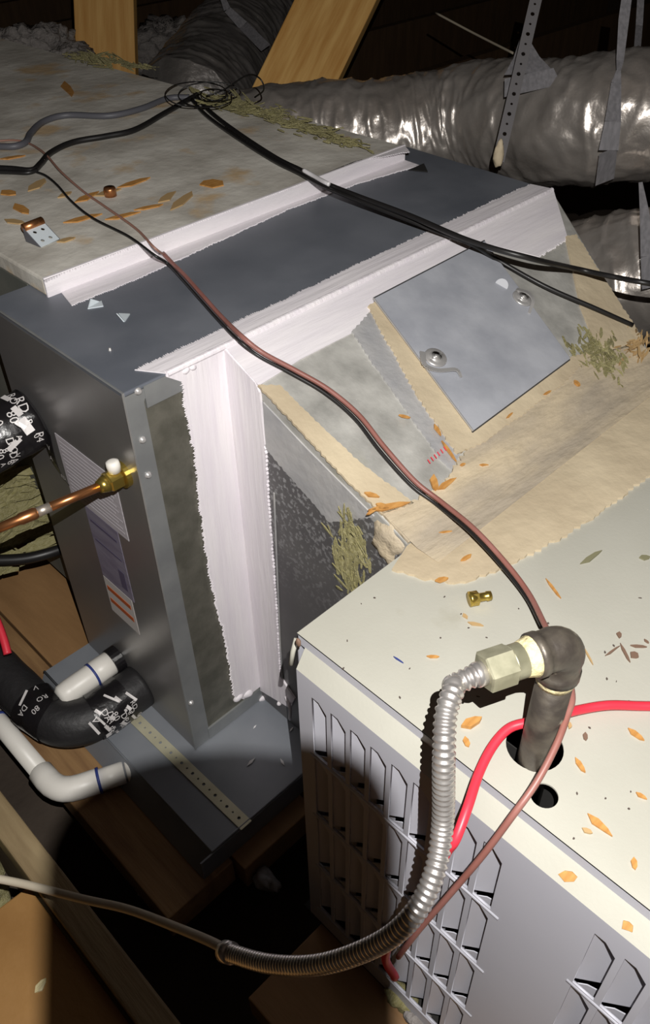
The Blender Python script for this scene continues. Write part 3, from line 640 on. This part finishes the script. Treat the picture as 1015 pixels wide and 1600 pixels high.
# ------------------------------------------------------------------ copper line with brass nut
cl = thing('copper_line', 'thin copper line with brass flare nut on the cabinet side', 'pipe', (0, 0.0316, -0.118))
c0 = V((0, 0.0316, -0.118)); cx = (at(45, 806, .885) - V((-0.03, .0316, -.118))).normalized()
mb = MB(); mb.tube([c0, c0 + V((-0.006, 0, 0)), c0 + V((-0.0065, 0, 0))], [0.0155, 0.0155, 0.012], 24); mb.build('flange', M['brass'], cl)
mb = MB(); mb.tube([c0 + V((-0.006, 0, 0)), c0 + V((-0.008, 0, 0)), c0 + V((-0.022, 0, 0)), c0 + V((-0.024, 0, 0))], [0.010, 0.0125, 0.0125, 0.0105], 6, twist=(0, 0, 1)); mb.build('flare_nut', M['brass'], cl)
mb = MB(); lathe(mb, c0 + V((-0.024, 0, 0)), (-1, 0, 0), [(0, 0.0105), (0.006, 0.0085), (0.010, 0.007)], 18); mb.build('nut_neck', M['brass'], cl, True)
b0 = c0 + V((-0.030, 0, 0))
MB().tube([b0, b0 + cx * 0.070], 0.0052, 14).build('copper_tube', M['copper'], cl, True)
MB().tube([b0 + cx * 0.058, b0 + cx * 0.074], 0.0054, 14).build('solder_ring', M['solder'], cl, True)
MB().tube([b0 + cx * 0.072, b0 + cx * 0.075, b0 + cx * 0.090, b0 + cx * 0.093, b0 + cx * 0.118], [0.0052, 0.0066, 0.0066, 0.0054, 0.0050], 14).build('swaged_end', M['copper'], cl, True)
cp = onu(177, 720, -0.010); mb = MB(); lathe(mb, V((-0.012, 0.030, -0.107)), (0, 0.1, 1), [(0, 0.0075), (0.008, 0.0078), (0.0125, 0.007), (0.0135, 0.004)], 18); mb.build('white_cap', M['pvc'], cl, True)

# ------------------------------------------------------------------ insulated pipes
def wrap_print(parent, base, ax, ref, r, items):
    ax = V(ax).normalized(); ref = (V(ref) - ax * V(ref).dot(ax)).normalized(); b = ax.cross(ref)
    for (s, size, along, ang, rot) in items:
        if s is None:
            w2, h2 = size
            vs = [V((-w2, -h2, 0)), V((w2, -h2, 0)), V((w2, h2, 0)), V((-w2, h2, 0))]; fs = [(0, 1, 2, 3)]
        else: vs, fs = text_mesh(s, size)
        cr, sr = math.cos(rot), math.sin(rot); out = []
        for v in vs:
            x, y = v.x * cr - v.y * sr, v.x * sr + v.y * cr
            t = ang - y / r
            out.append(V(base) + ax * (along + x) + (ref * math.cos(t) + b * math.sin(t)) * (r + 0.0006))
        obj('printed_mark', out, fs, M['print'], parent)
def crumple(path, r, amp, seed):
    return [(lambda a, i=i, p=p: r * (1 + amp * noise.noise(V((math.cos(a) * 2, math.sin(a) * 2, i * 0.25 + seed))))) for i, p in enumerate(path)]
ip = thing('insulated_pipe', 'black insulated pipe with printed tape at the upper left of the cabinet side', 'pipe', (0, 0.236, -0.172))
pc = V((0, 0.238, -0.142)); pd = V((-1, 0.05, -0.12)).normalized()
path = resample([pc, pc + pd * 0.30], 0.008)
MB().tube(path, crumple(path, 0.037, 0.05, 1), 40).build('foam_sleeve', M['foam'], ip, True)
path = resample([pc + pd * 0.003, pc + pd * 0.085], 0.006)
tp2 = MB().tube(path, crumple(path, 0.040, 0.10, 3), 40).build('tape_wrap', M['tape'], ip, True)
its = []
for (s, z_, al, an, ro) in [('RD', .017, .012, .35, 1.4), ('80', .016, .030, .15, 1.4), (None, (.006, .010), .022, -.25, .1), ('DA', .016, .050, .55, 1.3), ('AR', .015, .058, .05, 1.5), ('RO', .015, .070, .40, 1.4), ('P4', .014, .014, -.75, 1.3), (None, (.010, .0035), .045, -.55, .3), ('80', .014, .066, -.6, 1.3), (None, (.008, .0025), .075, -.1, 1.2), ('D', .016, .04, 1.0, 1.3)]:
    its.append((s, z_, al, an, ro))
def scatter(n, a0, a1, l0, l1, sz, seed):
    rn = random.Random(seed); out = []
    for i in range(n):
        an, al = rn.uniform(a0, a1), rn.uniform(l0, l1)
        if rn.random() < .35: out.append((None, (rn.uniform(.0015, .0045), rn.uniform(.002, .008)), al, an, rn.uniform(0, .5)))
        else: out.append((rn.choice(['R', 'D', 'A', '0', '8', 'P', 'V', '4', 'O', 'RO', 'DA']), sz * rn.uniform(.7, 1.2), al, an, 1.45 + rn.uniform(-.2, .2)))
    return out
its += scatter(30, -1.2, 1.2, .008, .082, .013, 3)
wrap_print(tp2, pc, pd, V((-.2, -.62, .55)), 0.0415, its)
# loose tail of tape
mb = MB(); pts = spline([onu(70, 668, -0.004), onu(78, 700, -0.006), onu(88, 728, -0.004), onu(104, 752, -0.002)], 5)
for i in range(len(pts) - 1):
    wv = V((0, 0.011, 0.006)) * (1 - 0.5 * i / len(pts)); w2 = V((0, 0.011, 0.006)) * (1 - 0.5 * (i + 1) / len(pts))
    mb.prism([pts[i] - wv, pts[i + 1] - w2, pts[i + 1] + w2, pts[i] + wv], (-0.0008, 0, 0))
tl_ = mb.build('tape_tail', M['tape'], ip)
for (px, py, s, z_) in [(76, 700, 'V', .012), (80, 716, 'A', .010), (99, 746, 'RD', .008)]:
    vs, fs = text_mesh(s, z_); c = onu(px, py, -0.0075)
    obj('printed_mark', [c + V((0, -v.x, v.y)) for v in vs], fs, M['print'], tl_)

lp = thing('insulated_suction_pipe', 'black taped suction pipe bending beside the bottom of the cabinet', 'pipe', (0, 0.132, -0.62))
q0 = V((0.0, 0.130, -0.588)); r_ = 0.0345
pp = [q0, q0 + V((-0.03, 0, 0)), q0 + V((-0.075, 0.001, -.001)), q0 + V((-0.108, 0.012, -.001)), q0 + V((-0.128, 0.04, 0)), q0 + V((-0.135, 0.08, 0.002)), q0 + V((-0.139, 0.14, 0.006)), q0 + V((-0.145, 0.26, 0.012))]
path = resample(spline(pp, 10), 0.006)
MB().tube(path, crumple(path, r_, 0.03, 8), 40).build('foam_sleeve', M['foam'], lp, True)
i0, i1 = 5, 14
t1 = MB().tube(path[i0:i1 + 1], crumple(path[i0:i1 + 1], r_ * 1.05, 0.04, 5), 40, cap=False).build('tape_wrap', M['tape'], lp, True)
its = scatter(18, -1.0, .5, .03, .085, .011, 5) + [('DA', .014, .075, .10, 1.57), ('80', .014, .064, -.15, 1.57), ('DP', .014, .053, -.45, 1.57), ('P4', .012, .078, -.55, 1.57), (None, (.0025, .016), .045, .1, .35), (None, (.0018, .012), .055, .55, .5), ('O', .013, .04, -.35, 1.57), (None, (.002, .014), .07, -.85, .2), ('80', .013, .058, -.85, 1.57), (None, (.002, .010), .03, .15, .4), ('RD', .011, .033, -.2, 1.57)]
wrap_print(t1, q0, (-1, 0, 0), V((0, -.75, .55)), r_ * 1.09, its)
k0 = 24
t2 = MB().tube(path[k0:k0 + 9], crumple(path[k0:k0 + 9], r_ * 1.05, 0.08, 9), 40, cap=False).build('tape_wrap', M['tape'], lp, True)
wrap_print(t2, path[k0], (path[k0 + 6] - path[k0]), V((-.4, -.6, .7)), r_ * 1.10, [('80', .013, .012, .2, 1.4), ('DA', .013, .03, -.1, 1.5), ('RO', .012, .018, .7, 1.3), (None, (.002, .012), .042, .3, .3), ('V', .013, .04, .9, 1.0)])
wrap_print(t1, q0, (-1, 0, 0), V((0, -.75, .55)), r_ * 1.09, [('V', .014, .092, .2, 1.4), (None, (.002, .012), .098, -.05, .2)])

# white PVC stub
sc0 = V((0, 0.179, -0.562))
st = thing('pvc_drain_stub', 'short white plastic drain stub with blue ring in the cabinet side', 'pipe', sc0)
mb = MB(); lathe(mb, sc0, (-1, 0, -.03), [(0, 0.0215), (0.016, 0.0215), (0.017, 0.018)], 24); mb.build('drain_port', M['tape'], st)
mb = MB(); lathe(mb, sc0 + V((-0.014, 0, 0)), (-1, 0, -.03), [(0, 0.0175), (0.001, 0.0195), (0.030, 0.0195), (0.031, 0.0185), (0.075, 0.0185), (0.088, 0.017), (0.093, 0.012)], 28); mb.build('stub_pipe', M['pvc'], st, True)
mb = MB(); lathe(mb, sc0 + V((-0.046, 0, -.001)), (-1, 0, -.03), [(0, 0.0198), (0.0035, 0.0198)], 28); mb.build('primer_ring', M['blue'], st, True)
# PVC elbow from the pan
e_ = onz(92, 1240, -0.645); j = onz(190, 1208, -0.645); f_ = onz(-10, 1118, -0.645)
pe = thing('pvc_drain_line', 'white plastic drain line with elbow leaving the pan', 'pipe', e_)
da = (j - e_).normalized(); db = (f_ - e_).normalized()
MB().tube([e_ + da * 0.055, j + da * .004], 0.0165, 24).build('pipe_run', M['pvc'], pe, True)
MB().tube([e_ + db * 0.04, f_ + db * .1], 0.0145, 24).build('pipe_run', M['pvc'], pe, True)
arc = [e_ + da * 0.060, e_ + da * 0.058, e_ + da * 0.03] + [e_ + da * 0.03 * (1 - t) ** 2 + db * 0.03 * t ** 2 for t in (0.2, 0.4, 0.5, 0.6, 0.8)] + [e_ + db * 0.03, e_ + db * 0.05, e_ + db * 0.052]
MB().tube(arc, [0.0165, 0.0185] + [0.0185] * (len(arc) - 3) + [0.0165], 24).build('elbow', M['pvc'], pe, True)
mb = MB(); lathe(mb, e_ + da * 0.056, da, [(0, 0.0195), (0.004, 0.0195)], 24); mb.build('primer_ring', M['blue'], pe, True)
mb = MB(); lathe(mb, e_ + da * 0.098, da, [(0, 0.0165), (0.001, 0.0185), (0.012, 0.0185), (0.013, 0.0165)], 24); mb.build('pipe_collar', M['pvc'], pe, True)
mb = MB(); lathe(mb, j, da, [(0, 0.014), (0.014, 0.0155), (0.016, 0.021), (0.022, 0.022), (0.023, 0.012)], 20); mb.build('pan_adapter', M['pan'], pe, True)
mb = MB(); lathe(mb, f_ - db * 0.015, db, [(0, 0.0165), (0.005, 0.0165)], 24); mb.build('primer_ring', M['blue'], pe, True)

# ------------------------------------------------------------------ silver ducts
def duct(name, pts, r, mt, label, seed, wr=0.052):
    path = resample(spline(pts, 12), 0.004); n = len(path)
    rads = []
    for i in range(n):
        s = i * 0.004
        def rf(a, s=s):
            ca, sa = math.cos(a), math.sin(a)
            k = wr * noise.noise(V((ca * 1.3, sa * 1.3, s * 16 + seed)))
            rdg = 1 - 2.2 * abs(noise.noise(V((ca * 1.1 + 9, sa * 1.1, s * 30 + seed))))
            k += 0.75 * wr * rdg * max(0, rdg)
            rd2 = 1 - 2.5 * abs(noise.noise(V((ca * 2.8, sa * 2.8 + 4, s * 26 + seed * 2))))
            k += 0.55 * wr * max(0, rd2) ** 2
            k += 0.25 * wr * noise.noise(V((ca * 8, sa * 8, s * 70 + seed)))
            return r * (1 + k)
        rads.append(rf)
    o = MB().tube(path, rads, 96).build(name, M[mt], None, True); tag(o, label, 'duct'); return o
duct('flexible_duct', [at(360, 235, 1.80), at(420, 222, 1.76), at(510, 214, 1.74), at(600, 213, 1.72), at(690, 200, 1.70), at(760, 187, 1.65), at(870, 195, 1.54), at(960, 186, 1.48), at(1040, 178, 1.45), at(1160, 175, 1.42), at(1500, 200, 1.42), at(2000, 260, 1.5)], 0.103, 'duct', 'large crinkled silver duct passing behind the cabinet at upper right', 2)
duct('flexible_duct', [at(800, 470, 1.58), at(880, 455, 1.55), at(960, 440, 1.50), at(1040, 430, 1.46), at(1140, 420, 1.44), at(1500, 430, 1.44), at(2000, 480, 1.5)], 0.112, 'duct', 'lower silver duct under the large one at the right edge', 31)
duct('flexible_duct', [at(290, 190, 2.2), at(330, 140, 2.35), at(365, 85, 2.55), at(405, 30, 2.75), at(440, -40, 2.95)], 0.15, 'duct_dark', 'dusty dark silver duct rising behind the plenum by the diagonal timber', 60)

# hanger straps
def ribbon(mb, pts, widths, facing=None):
    pts = [V(p) for p in pts]
    n = len(pts)
    for i in range(n - 1):
        t = (pts[i + 1] - pts[i]).normalized(); s = (facing or FW).cross(t).normalized()
        a, b = s * widths[i] / 2, s * widths[i + 1] / 2
        mb.prism([pts[i] - a, pts[i + 1] - b, pts[i + 1] + b, pts[i] + a], -(facing or FW) * 0.0008)
    return mb
strap('perforated_hanger', [at(778, 252, 1.36), at(846, -40, 1.36)], 0.019, -FW, M['strap2'], 'perforated grey metal hanger strap slanting down in front of the large duct', 0.0034, 0.0165)
clump_o = clump('strap_mastic', at(779, 240, 1.345), (0.008, 0.008, 0.022), M['cream_mastic'], None, 0.3, 50, 3); tag(clump_o, 'cream mastic dab at the foot of the perforated hanger', 'mastic')
hs = ribbon(MB(), [at(982, -30, 1.36), at(974, 30, 1.36), at(968, 95, 1.36), at(966, 110, 1.355), at(962, 130, 1.355), at(957, 190, 1.355), at(950, 235, 1.375), at(944, 285, 1.43)], [.016, .017, .012, .007, .016, .026, .032, .034]).build('plastic_hanger', M['poly']); tag(hs, 'grey plastic hanger strip knotted above the duct near the right edge', 'strap')
hs = ribbon(MB(), [at(1002, -30, 1.58), at(998, 40, 1.56), at(993, 100, 1.5)], [.013, .013, .012]).build('plastic_hanger', M['poly']); tag(hs, 'thin plain grey plastic strip right of the knotted one', 'strap')
hs = ribbon(MB(), [at(818, 58, 1.46), at(822, 90, 1.45), at(826, 115, 1.44), at(832, 142, 1.44)], [.012, .045, .085, .10]).build('plastic_hanger', M['poly']); tag(hs, 'spread grey plastic strip on the duct behind the perforated hanger', 'strap')
hs = ribbon(MB(), [at(1000, 285, 1.30), at(1006, 330, 1.30), at(1012, 400, 1.31), at(1014, 450, 1.33)], [.006, .014, .024, .024]).build('plastic_hanger', M['poly']); tag(hs, 'grey plastic strip on the lower duct at the right edge', 'strap')
hs = ribbon(MB(), [at(345, -10, 2.3), at(355, 15, 2.3), at(380, 40, 2.3), at(415, 75, 2.25)], [.012, .02, .028, .03]).build('plastic_hanger', M['poly']); tag(hs, 'pale plastic strip draped over the dusty dark duct', 'strap')
wire('thin_rod', [at(680, 20, 2.2), at(740, 52, 2.1), at(805, 85, 1.95)], 0.0028, 'whitecable', 'thin pale rod behind the large duct at the top', 'rod')

# ------------------------------------------------------------------ timbers
def timber(name, a, b, wdt, thk, m, label, cat='timber'):
    a, b = V(a), V(b); z = (b - a).normalized(); s = FW.cross(z).normalized(); nn = z.cross(s)
    L = (b - a).length
    # local frame mesh so the grain runs along the piece
    mb = MB().box((-wdt / 2, -thk / 2, 0), (wdt / 2, thk / 2, L)); o = mb.build(name, m, None, bevel=0.003)
    mt = Matrix((s, nn, z)).transposed().to_4x4(); mt.translation = a; o.matrix_world = mt
    o['label'] = label; o['category'] = cat; return o
g = at(170, 110, 2.45)
timber('wood_stud', at(176, 330, 2.62), at(160, -120, 2.45), 0.176, 0.045, M['stud'], 'upright orange pine stud behind the plenum at upper left')
timber('wood_web', at(412, 240, 2.08), at(590, -130, 2.1), 0.182, 0.045, M['stud2'], 'diagonal orange pine timber behind the silver duct at the top')
ORD = ['first', 'second', 'third', 'fourth', 'fifth', 'sixth', 'seventh', 'eighth', 'ninth']
for i in range(6):
    y = 2.1 + i * 0.75
    o = MB().box((0.9, y, -0.88), (5.9, y + 0.05, -0.60)).build('floor_joist', M['darkjoist']); tag(o, 'dark attic floor joist behind the silver duct, %s counting away' % ORD[i], 'joist', 'dark joists far behind the duct')
for i, (px, py, dp, s) in enumerate([(58, 76, 2.45, (0.13, 0.13, 0.08)), (272, 62, 3.3, (0.17, 0.17, 0.11)), (0, 66, 2.4, (0.08, 0.1, 0.07)), (105, 84, 2.32, (0.06, 0.09, 0.04)), (215, 84, 3.3, (0.10, 0.12, 0.07))]):
    o = clump('blown_insulation', at(px, py + 18, dp), s, M['fiber_grey'], None, 0.42, 15, 5, i); tag(o, ['grey fluffy insulation heap left of the upright stud', 'grey fluffy insulation heap right of the upright stud', 'grey insulation clump at the top left edge', 'low grey insulation clump at the foot of the stud', 'small grey insulation clump behind the stud'][i], 'insulation'); o['kind'] = 'stuff'
o = MB().box((1.1, 0.55, -0.7), (1.16, 0.65, -0.1)).build('wood_block', M['stud']); tag(o, 'small orange wood end between the two silver ducts', 'block')
o = tuft('insulation_batt', at(8, 805, 1.40), (0.16, 0.09, 0.035), M['fiber'], None, -FW, RT - UP * -0.45, 260, 4); tag(o, 'yellow green insulation behind the copper line end', 'insulation')
o = clump('crumpled_foil', at(60, 832, 1.42), (0.03, 0.018, 0.008), M['poly'], None, 0.4, 40, 3, 5); tag(o, 'crumpled clear plastic scrap by the yellow green insulation', 'plastic')

# ------------------------------------------------------------------ loose bits
def chip(p, n, ln, wd, ang, m, label, group=None, cat='wood chip', name='wood_chip', thick=0.0016, kink=0.0):
    n = V(n).normalized(); a = (V((1, 0, 0)) - n * n.x).normalized(); b = n.cross(a)
    d = a * math.cos(ang) + b * math.sin(ang); e = n.cross(d); p = V(p)
    k1, k2 = random.uniform(.6, 1.0), random.uniform(.2, .9)
    poly = [p - d * ln / 2 + e * wd * .2, p - d * ln * .2 - e * wd * .5 * k1 - e * kink, p + d * ln * .3 - e * wd * .5 * k2, p + d * ln / 2, p + d * ln * .25 + e * wd * .5 * k1, p - d * ln * .15 + e * wd * .5 - e * kink]
    o = MB().prism(poly, n * thick).build(name, m); tag(o, label, cat, group); return o
def scr(px0, py0, px1, py1, plane, wd, m, label, group=None, **kw):
    f = {'F': lambda x, y: onz(x, y, FZ + 0.0003), 'S': lambda x, y: slope(x, y, 0.0035), 'P': lambda x, y: onz(x, y, PT + 0.0003), 'D': lambda x, y: onz(x, y, FZ + 0.0033), 'L': lambda x, y: pl(x, y, (FU, 0, FZ - .0118), (-0.015, 0, 0.0145))}[plane]
    n = {'F': (0, 0, 1), 'S': SLN, 'P': (0, 0, 1), 'D': (0, 0, 1), 'L': (-.72, 0, .70)}[plane]
    p, q = f(px0, py0), f(px1, py1); n = V(n).normalized(); a = (V((1, 0, 0)) - n * n.x).normalized(); b = n.cross(a)
    d = q - p; return chip((p + q) / 2, n, d.length, wd, math.atan2(d.dot(b), d.dot(a)), M[m], label, group, **kw)
GF = 'orange wood splinters on the furnace'
scr(722, 1140, 752, 1124, 'F', .010, 'chip', 'orange wood chip leaning beside the silver connector on the furnace top', thick=.004)
scr(724, 1152, 732, 1168, 'F', .005, 'chip', 'small orange chip under the larger one by the silver connector')
scr(722, 960, 730, 968, 'F', .004, 'chip_pale', 'pale bent wood chip above the pipe coupling, upper half')
scr(730, 974, 755, 979, 'F', .004, 'chip_pale', 'pale bent wood chip above the pipe coupling, lower half')
scr(666, 1027, 686, 1027, 'F', .003, 'chip', 'short tan splinter left of the pipe coupling')
scr(851, 905, 876, 936, 'F', .003, 'chip', 'long thin orange splinter behind the iron elbow')
scr(907, 883, 940, 861, 'F', .006, 'leaf', 'grey green scrap on the furnace top near the mastic edge', cat='scrap', name='scrap')
scr(999, 874, 1015, 871, 'F', .008, 'leaf', 'olive scrap on the furnace top at the right edge', cat='scrap', name='scrap')
scr(912, 1014, 926, 1040, 'F', .0016, 'chip_pale', 'thin pale splinter right of the iron elbow')
scr(915, 1274, 956, 1308, 'F', .008, 'chip', 'largest orange splinter on the furnace top right of the holes')
scr(896, 1185, 914, 1208, 'F', .005, 'chip', 'orange splinter right of the iron pipe base')
scr(979, 1140, 1006, 1158, 'F', .006, 'chip', 'pale orange splinter below the red wire at the right edge')
scr(987, 1340, 992, 1360, 'F', .005, 'chip', 'short upright orange chip near the right edge of furnace top')
scr(992, 1240, 1010, 1250, 'F', .004, 'chip', 'small pale orange chip at right edge of furnace top')
scr(908, 1296, 925, 1303, 'F', .004, 'chip_pale', 'faint tan chip beside the largest splinter')
scr(873, 1369, 902, 1370, 'L', .008, 'chip', 'orange chip lying on the furnace ledge')
scr(972, 1440, 988, 1456, 'L', .007, 'chip', 'orange chip further down the furnace ledge at right')
scr(886, 1135, 893, 1136, 'F', .008, 'chip_pale', 'pale smear of chip just right of the iron pipe')
scr(912, 1145, 915, 1158, 'F', .004, 'twig', 'brown bit between iron pipe and right edge', cat='debris', name='debris')
for k, (a, b, c, d, wd) in enumerate([(945, 1026, 968, 1010, .002), (967, 1006, 984, 1036, .003), (984, 1010, 1010, 1012, .003), (965, 988, 967, 998, .005), (983, 1022, 997, 1028, .008), (1005, 1000, 1013, 1006, .002)]):
    scr(a, b, c, d, 'F', wd, 'twig', ['long brown twig at the left of the small heap right of the elbow', 'pointed brown twig in the middle of the heap right of the elbow', 'level brown twig at the right of the heap beyond the elbow', 'green brown scrap above the twig heap right of the elbow', 'round brown scrap under the twig heap right of the elbow', 'tiny twig at the right edge beside the twig heap'][k], 'twig scraps right of the elbow', cat='twig', name='twig')
scr(614, 1027, 630, 1037, 'F', .0014, 'blue', 'tiny blue thread on the furnace top', cat='thread', name='thread')
for k in range(60):
    px, py = random.uniform(520, 1012), random.uniform(930, 1420)
    if py > 990 + (px - 463) * 0.80: continue
    p = onz(px, py, FZ + .0003)
    if (p - h1).length < .03 or (p - h2).length < .016: continue
    chip(p, (0, 0, 1), random.uniform(.0012, .0035), random.uniform(.0008, .002), random.uniform(0, 3), M['grit'], 'dark speck of grit on the cream furnace top', 'grit specks on the furnace top', 'grit', 'grit', .0008)
# on the mastic and the slope
for (a, b, c, d, plx, wd, lab) in [
    (568, 772, 592, 778, 'S', .006, 'orange splinter uppermost in the pile at the slope corner'), (575, 800, 640, 786, 'S', .008, 'long orange splinter in the pile at the slope corner'), (586, 790, 606, 796, 'S', .008, 'broad orange splinter in the middle of the corner pile'), (572, 806, 586, 796, 'S', .004, 'short orange splinter at the bottom of the corner pile'),
    (674, 742, 680, 768, 'S', .008, 'left arm of the orange splinter pair on the slope beside the wire'), (682, 768, 712, 748, 'S', .008, 'right arm of the orange splinter pair on the slope beside the wire'),
    (676, 664, 688, 682, 'S', .005, 'orange chip left of the door bottom corner'), (688, 690, 712, 722, 'S', .004, 'thin orange splinter below the door bottom corner'), (622, 650, 640, 654, 'S', .003, 'small tan splinter on the grey slope board'),
    (748, 728, 762, 728, 'S', .003, 'tan splinter below the door'), (718, 728, 726, 726, 'S', .003, 'tiny orange chip beside the thin splinter'), (790, 655, 800, 646, 'S', .003, 'small dark orange chip under the door edge'), (895, 596, 905, 604, 'S', .006, 'orange crumb under the right door corner'), (848, 618, 860, 612, 'S', .003, 'thin brown chip under the door right half'),
    (685, 835, 706, 832, 'D', .003, 'short orange splinter on the cream mastic'), (720, 878, 736, 868, 'D', .004, 'tan splinter on the cream mastic near its edge'), (680, 910, 700, 905, 'D', .006, 'tan smear chip at the mastic edge')]:
    scr(a, b, c, d, plx, wd, 'chip', lab, thick=.0025)
SH = ['lone tan shaving near the far end of the plenum top', 'tan shaving between the black cable loop and the thin black wire', 'tan shaving just left of the copper cap', 'tan shaving touching the copper cap on its right side', 'longest tan shaving right of the copper cap', 'slanted tan shaving between copper cap and white mastic', 'round tan shaving nearest the black double cable', 'tan shaving right of the metal clip under the thin wire', 'tan shaving up and left of the metal clip', 'tan shaving at left edge above the clip', 'thin tan shaving right of the pink strand', 'tan shaving closest below the metal clip', 'tan shaving at the left edge beside the black cable end', 'thin level shaving near the white mastic edge', 'tan shaving at left edge level with the clip', 'short tan shaving right of the slanted one', 'tan shaving under the pink strand above the clip']
for k, (a, b, c, d, wd) in enumerate([(98, 128, 112, 152, .018), (48, 300, 70, 280, .02), (120, 318, 155, 300, .02), (150, 308, 190, 296, .016), (185, 295, 235, 278, .014), (270, 330, 300, 300, .02), (315, 292, 348, 284, .03), (100, 350, 160, 335, .016), (20, 320, 45, 335, .015), (0, 300, 25, 305, .018), (210, 330, 255, 320, .012), (90, 380, 118, 372, .012), (0, 250, 40, 244, .012), (165, 345, 220, 332, .012), (5, 345, 40, 350, .016), (250, 318, 275, 300, .014), (110, 300, 90, 310, .014)]):
    scr(a, b, c, d, 'P', wd * random.uniform(.8, 1.2), 'chip' if random.random() < .7 else 'chip_pale', SH[k], 'wood shavings on the duct board plenum')
# brass plug on the furnace
bq = onz(752, 933, FZ + 0.0075); bd = (onz(735, 936, FZ + .0075) - bq).normalized()
bt = thing('brass_plug', 'small brass flare plug lying on the furnace top near the mastic', 'fitting', (bq.x, bq.y, FZ))
mb = MB(); lathe(mb, bq - bd * 0.009, bd, [(0, 0.0045), (0.004, 0.0048), (0.005, 0.0040), (0.012, 0.0042), (0.013, 0.0058), (0.019, 0.0072), (0.021, 0.0072), (0.0205, 0.0050), (0.016, 0.0030)], 18); mb.build('plug_body', M['brass'], bt, True)
mb = MB(); mb.tube([bq + bd * 0.0035, bq + bd * 0.009], 0.0070, 6); mb.build('plug_hex', M['brass'], bt)
# clip with four holes on the plenum
kc = onz(72, 362, PT); kx = (onz(92, 374, PT) - onz(62, 388, PT)).normalized(); ky = V((-kx.y, kx.x, 0)) if V((-kx.y, kx.x, 0)).dot(onz(60, 340, PT) - kc) > 0 else V((kx.y, -kx.x, 0))
clip = thing('metal_clip', 'small bent copper coloured metal clip with holes on the plenum', 'clip', (kc.x, kc.y, PT))
b0_, b1_ = onz(64, 386, PT + .001), onz(93, 374, PT + .001); t0_, t1_ = onz(54, 354, PT + .016), onz(84, 342, PT + .016)
kx = (b1_ - b0_).normalized(); ky = ((t0_ + t1_) / 2 - (b0_ + b1_) / 2); kl = ky.length; ky = (ky - kx * ky.dot(kx)).normalized(); kw = (b1_ - b0_).length / 2
hp = [circle(hx * kw, hy * kl, kw * .17, 12) for hx, hy in ((-.42, .22), (.42, .22), (-.42, .66), (.42, .66))]
plate([(-kw, 0), (kw, 0), (kw, kl), (-kw, kl)], hp, .0012, (b0_ + b1_) / 2, kx, ky, 'clip_plate', M['tab'], clip)
kt = (b0_ + b1_) / 2 + ky * kl
MB().tube([kt - kx * kw, kt + kx * kw], .0055, 14).build('clip_roll', M['copper'], clip, True)
MB().prism([b0_, b0_ + ky * kl, V((kt.x - kx.x * kw, kt.y - kx.y * kw, PT + .001))], -kx * .0012).build('clip_leg', M['greycable'], clip)
MB().prism([b1_, b1_ + ky * kl, V((kt.x + kx.x * kw, kt.y + kx.y * kw, PT + .001))], kx * .0012).build('clip_leg', M['greycable'], clip)
kc = onz(173, 306, PT); mb = MB(); lathe(mb, kc, (0, 0, 1), [(0, .0085), (.010, .0085), (.012, .0075), (.011, .006), (.004, .005)], 20); o = mb.build('copper_cap', M['copper'], None, True); tag(o, 'small round copper cap standing on the plenum beside the pink strand', 'cap')  # loose copper cap standing on the plenum

# ------------------------------------------------------------------ unseen fingertip shape added to block the hand lamp and cast the rounded shadow
def cs(x, y, z): return CAM + RT * x + UP * y + FW * z
mb = MB()
prof = [(0.0514, 0.0030), (0.0513, 0.0058), (0.0509, 0.0069), (0.0503, 0.0077), (0.0494, 0.0082), (0.0480, 0.0085), (0.045, 0.0087), (0.039, 0.0088), (0.030, 0.0089), (0.020, 0.0091), (0.008, 0.0095), (-0.008, 0.0099), (-0.03, 0.0105)]
mb.tube([cs(0.0245, y, -0.0205 - max(0, 0.03 - y) * 0.25) for y, r in prof], [r for y, r in prof], 24)
o = mb.build('fingertip_blocker', M['blocker'], None, True); tag(o, 'unseen black fingertip shape added behind the view to block the hand lamp', 'blocker')


scrp = onz(65, 1541, -0.5818)
chip(scrp, (0, 0, 1), .018, .012, .4, M['dope'], 'yellow scrap on the orange brown plywood panel', None, 'scrap', 'scrap', .002)
for i, (px, py, z, sz, lb) in enumerate([(415, 1375, -0.70, .022, 'pale crumpled paper scrap in the dark gap beside the furnace'), (228, 1395, -0.72, .012, 'small pale scrap in the dark gap left of the platform end'), (247, 1410, -0.72, .010, 'small grey scrap in the dark gap nearest the white cable')]):
    o = clump('paper_scrap', onz(px, py, z), (sz * .6, sz, sz * .5), M['poly'], None, .5, 50, 3, i); tag(o, lb, 'scrap')
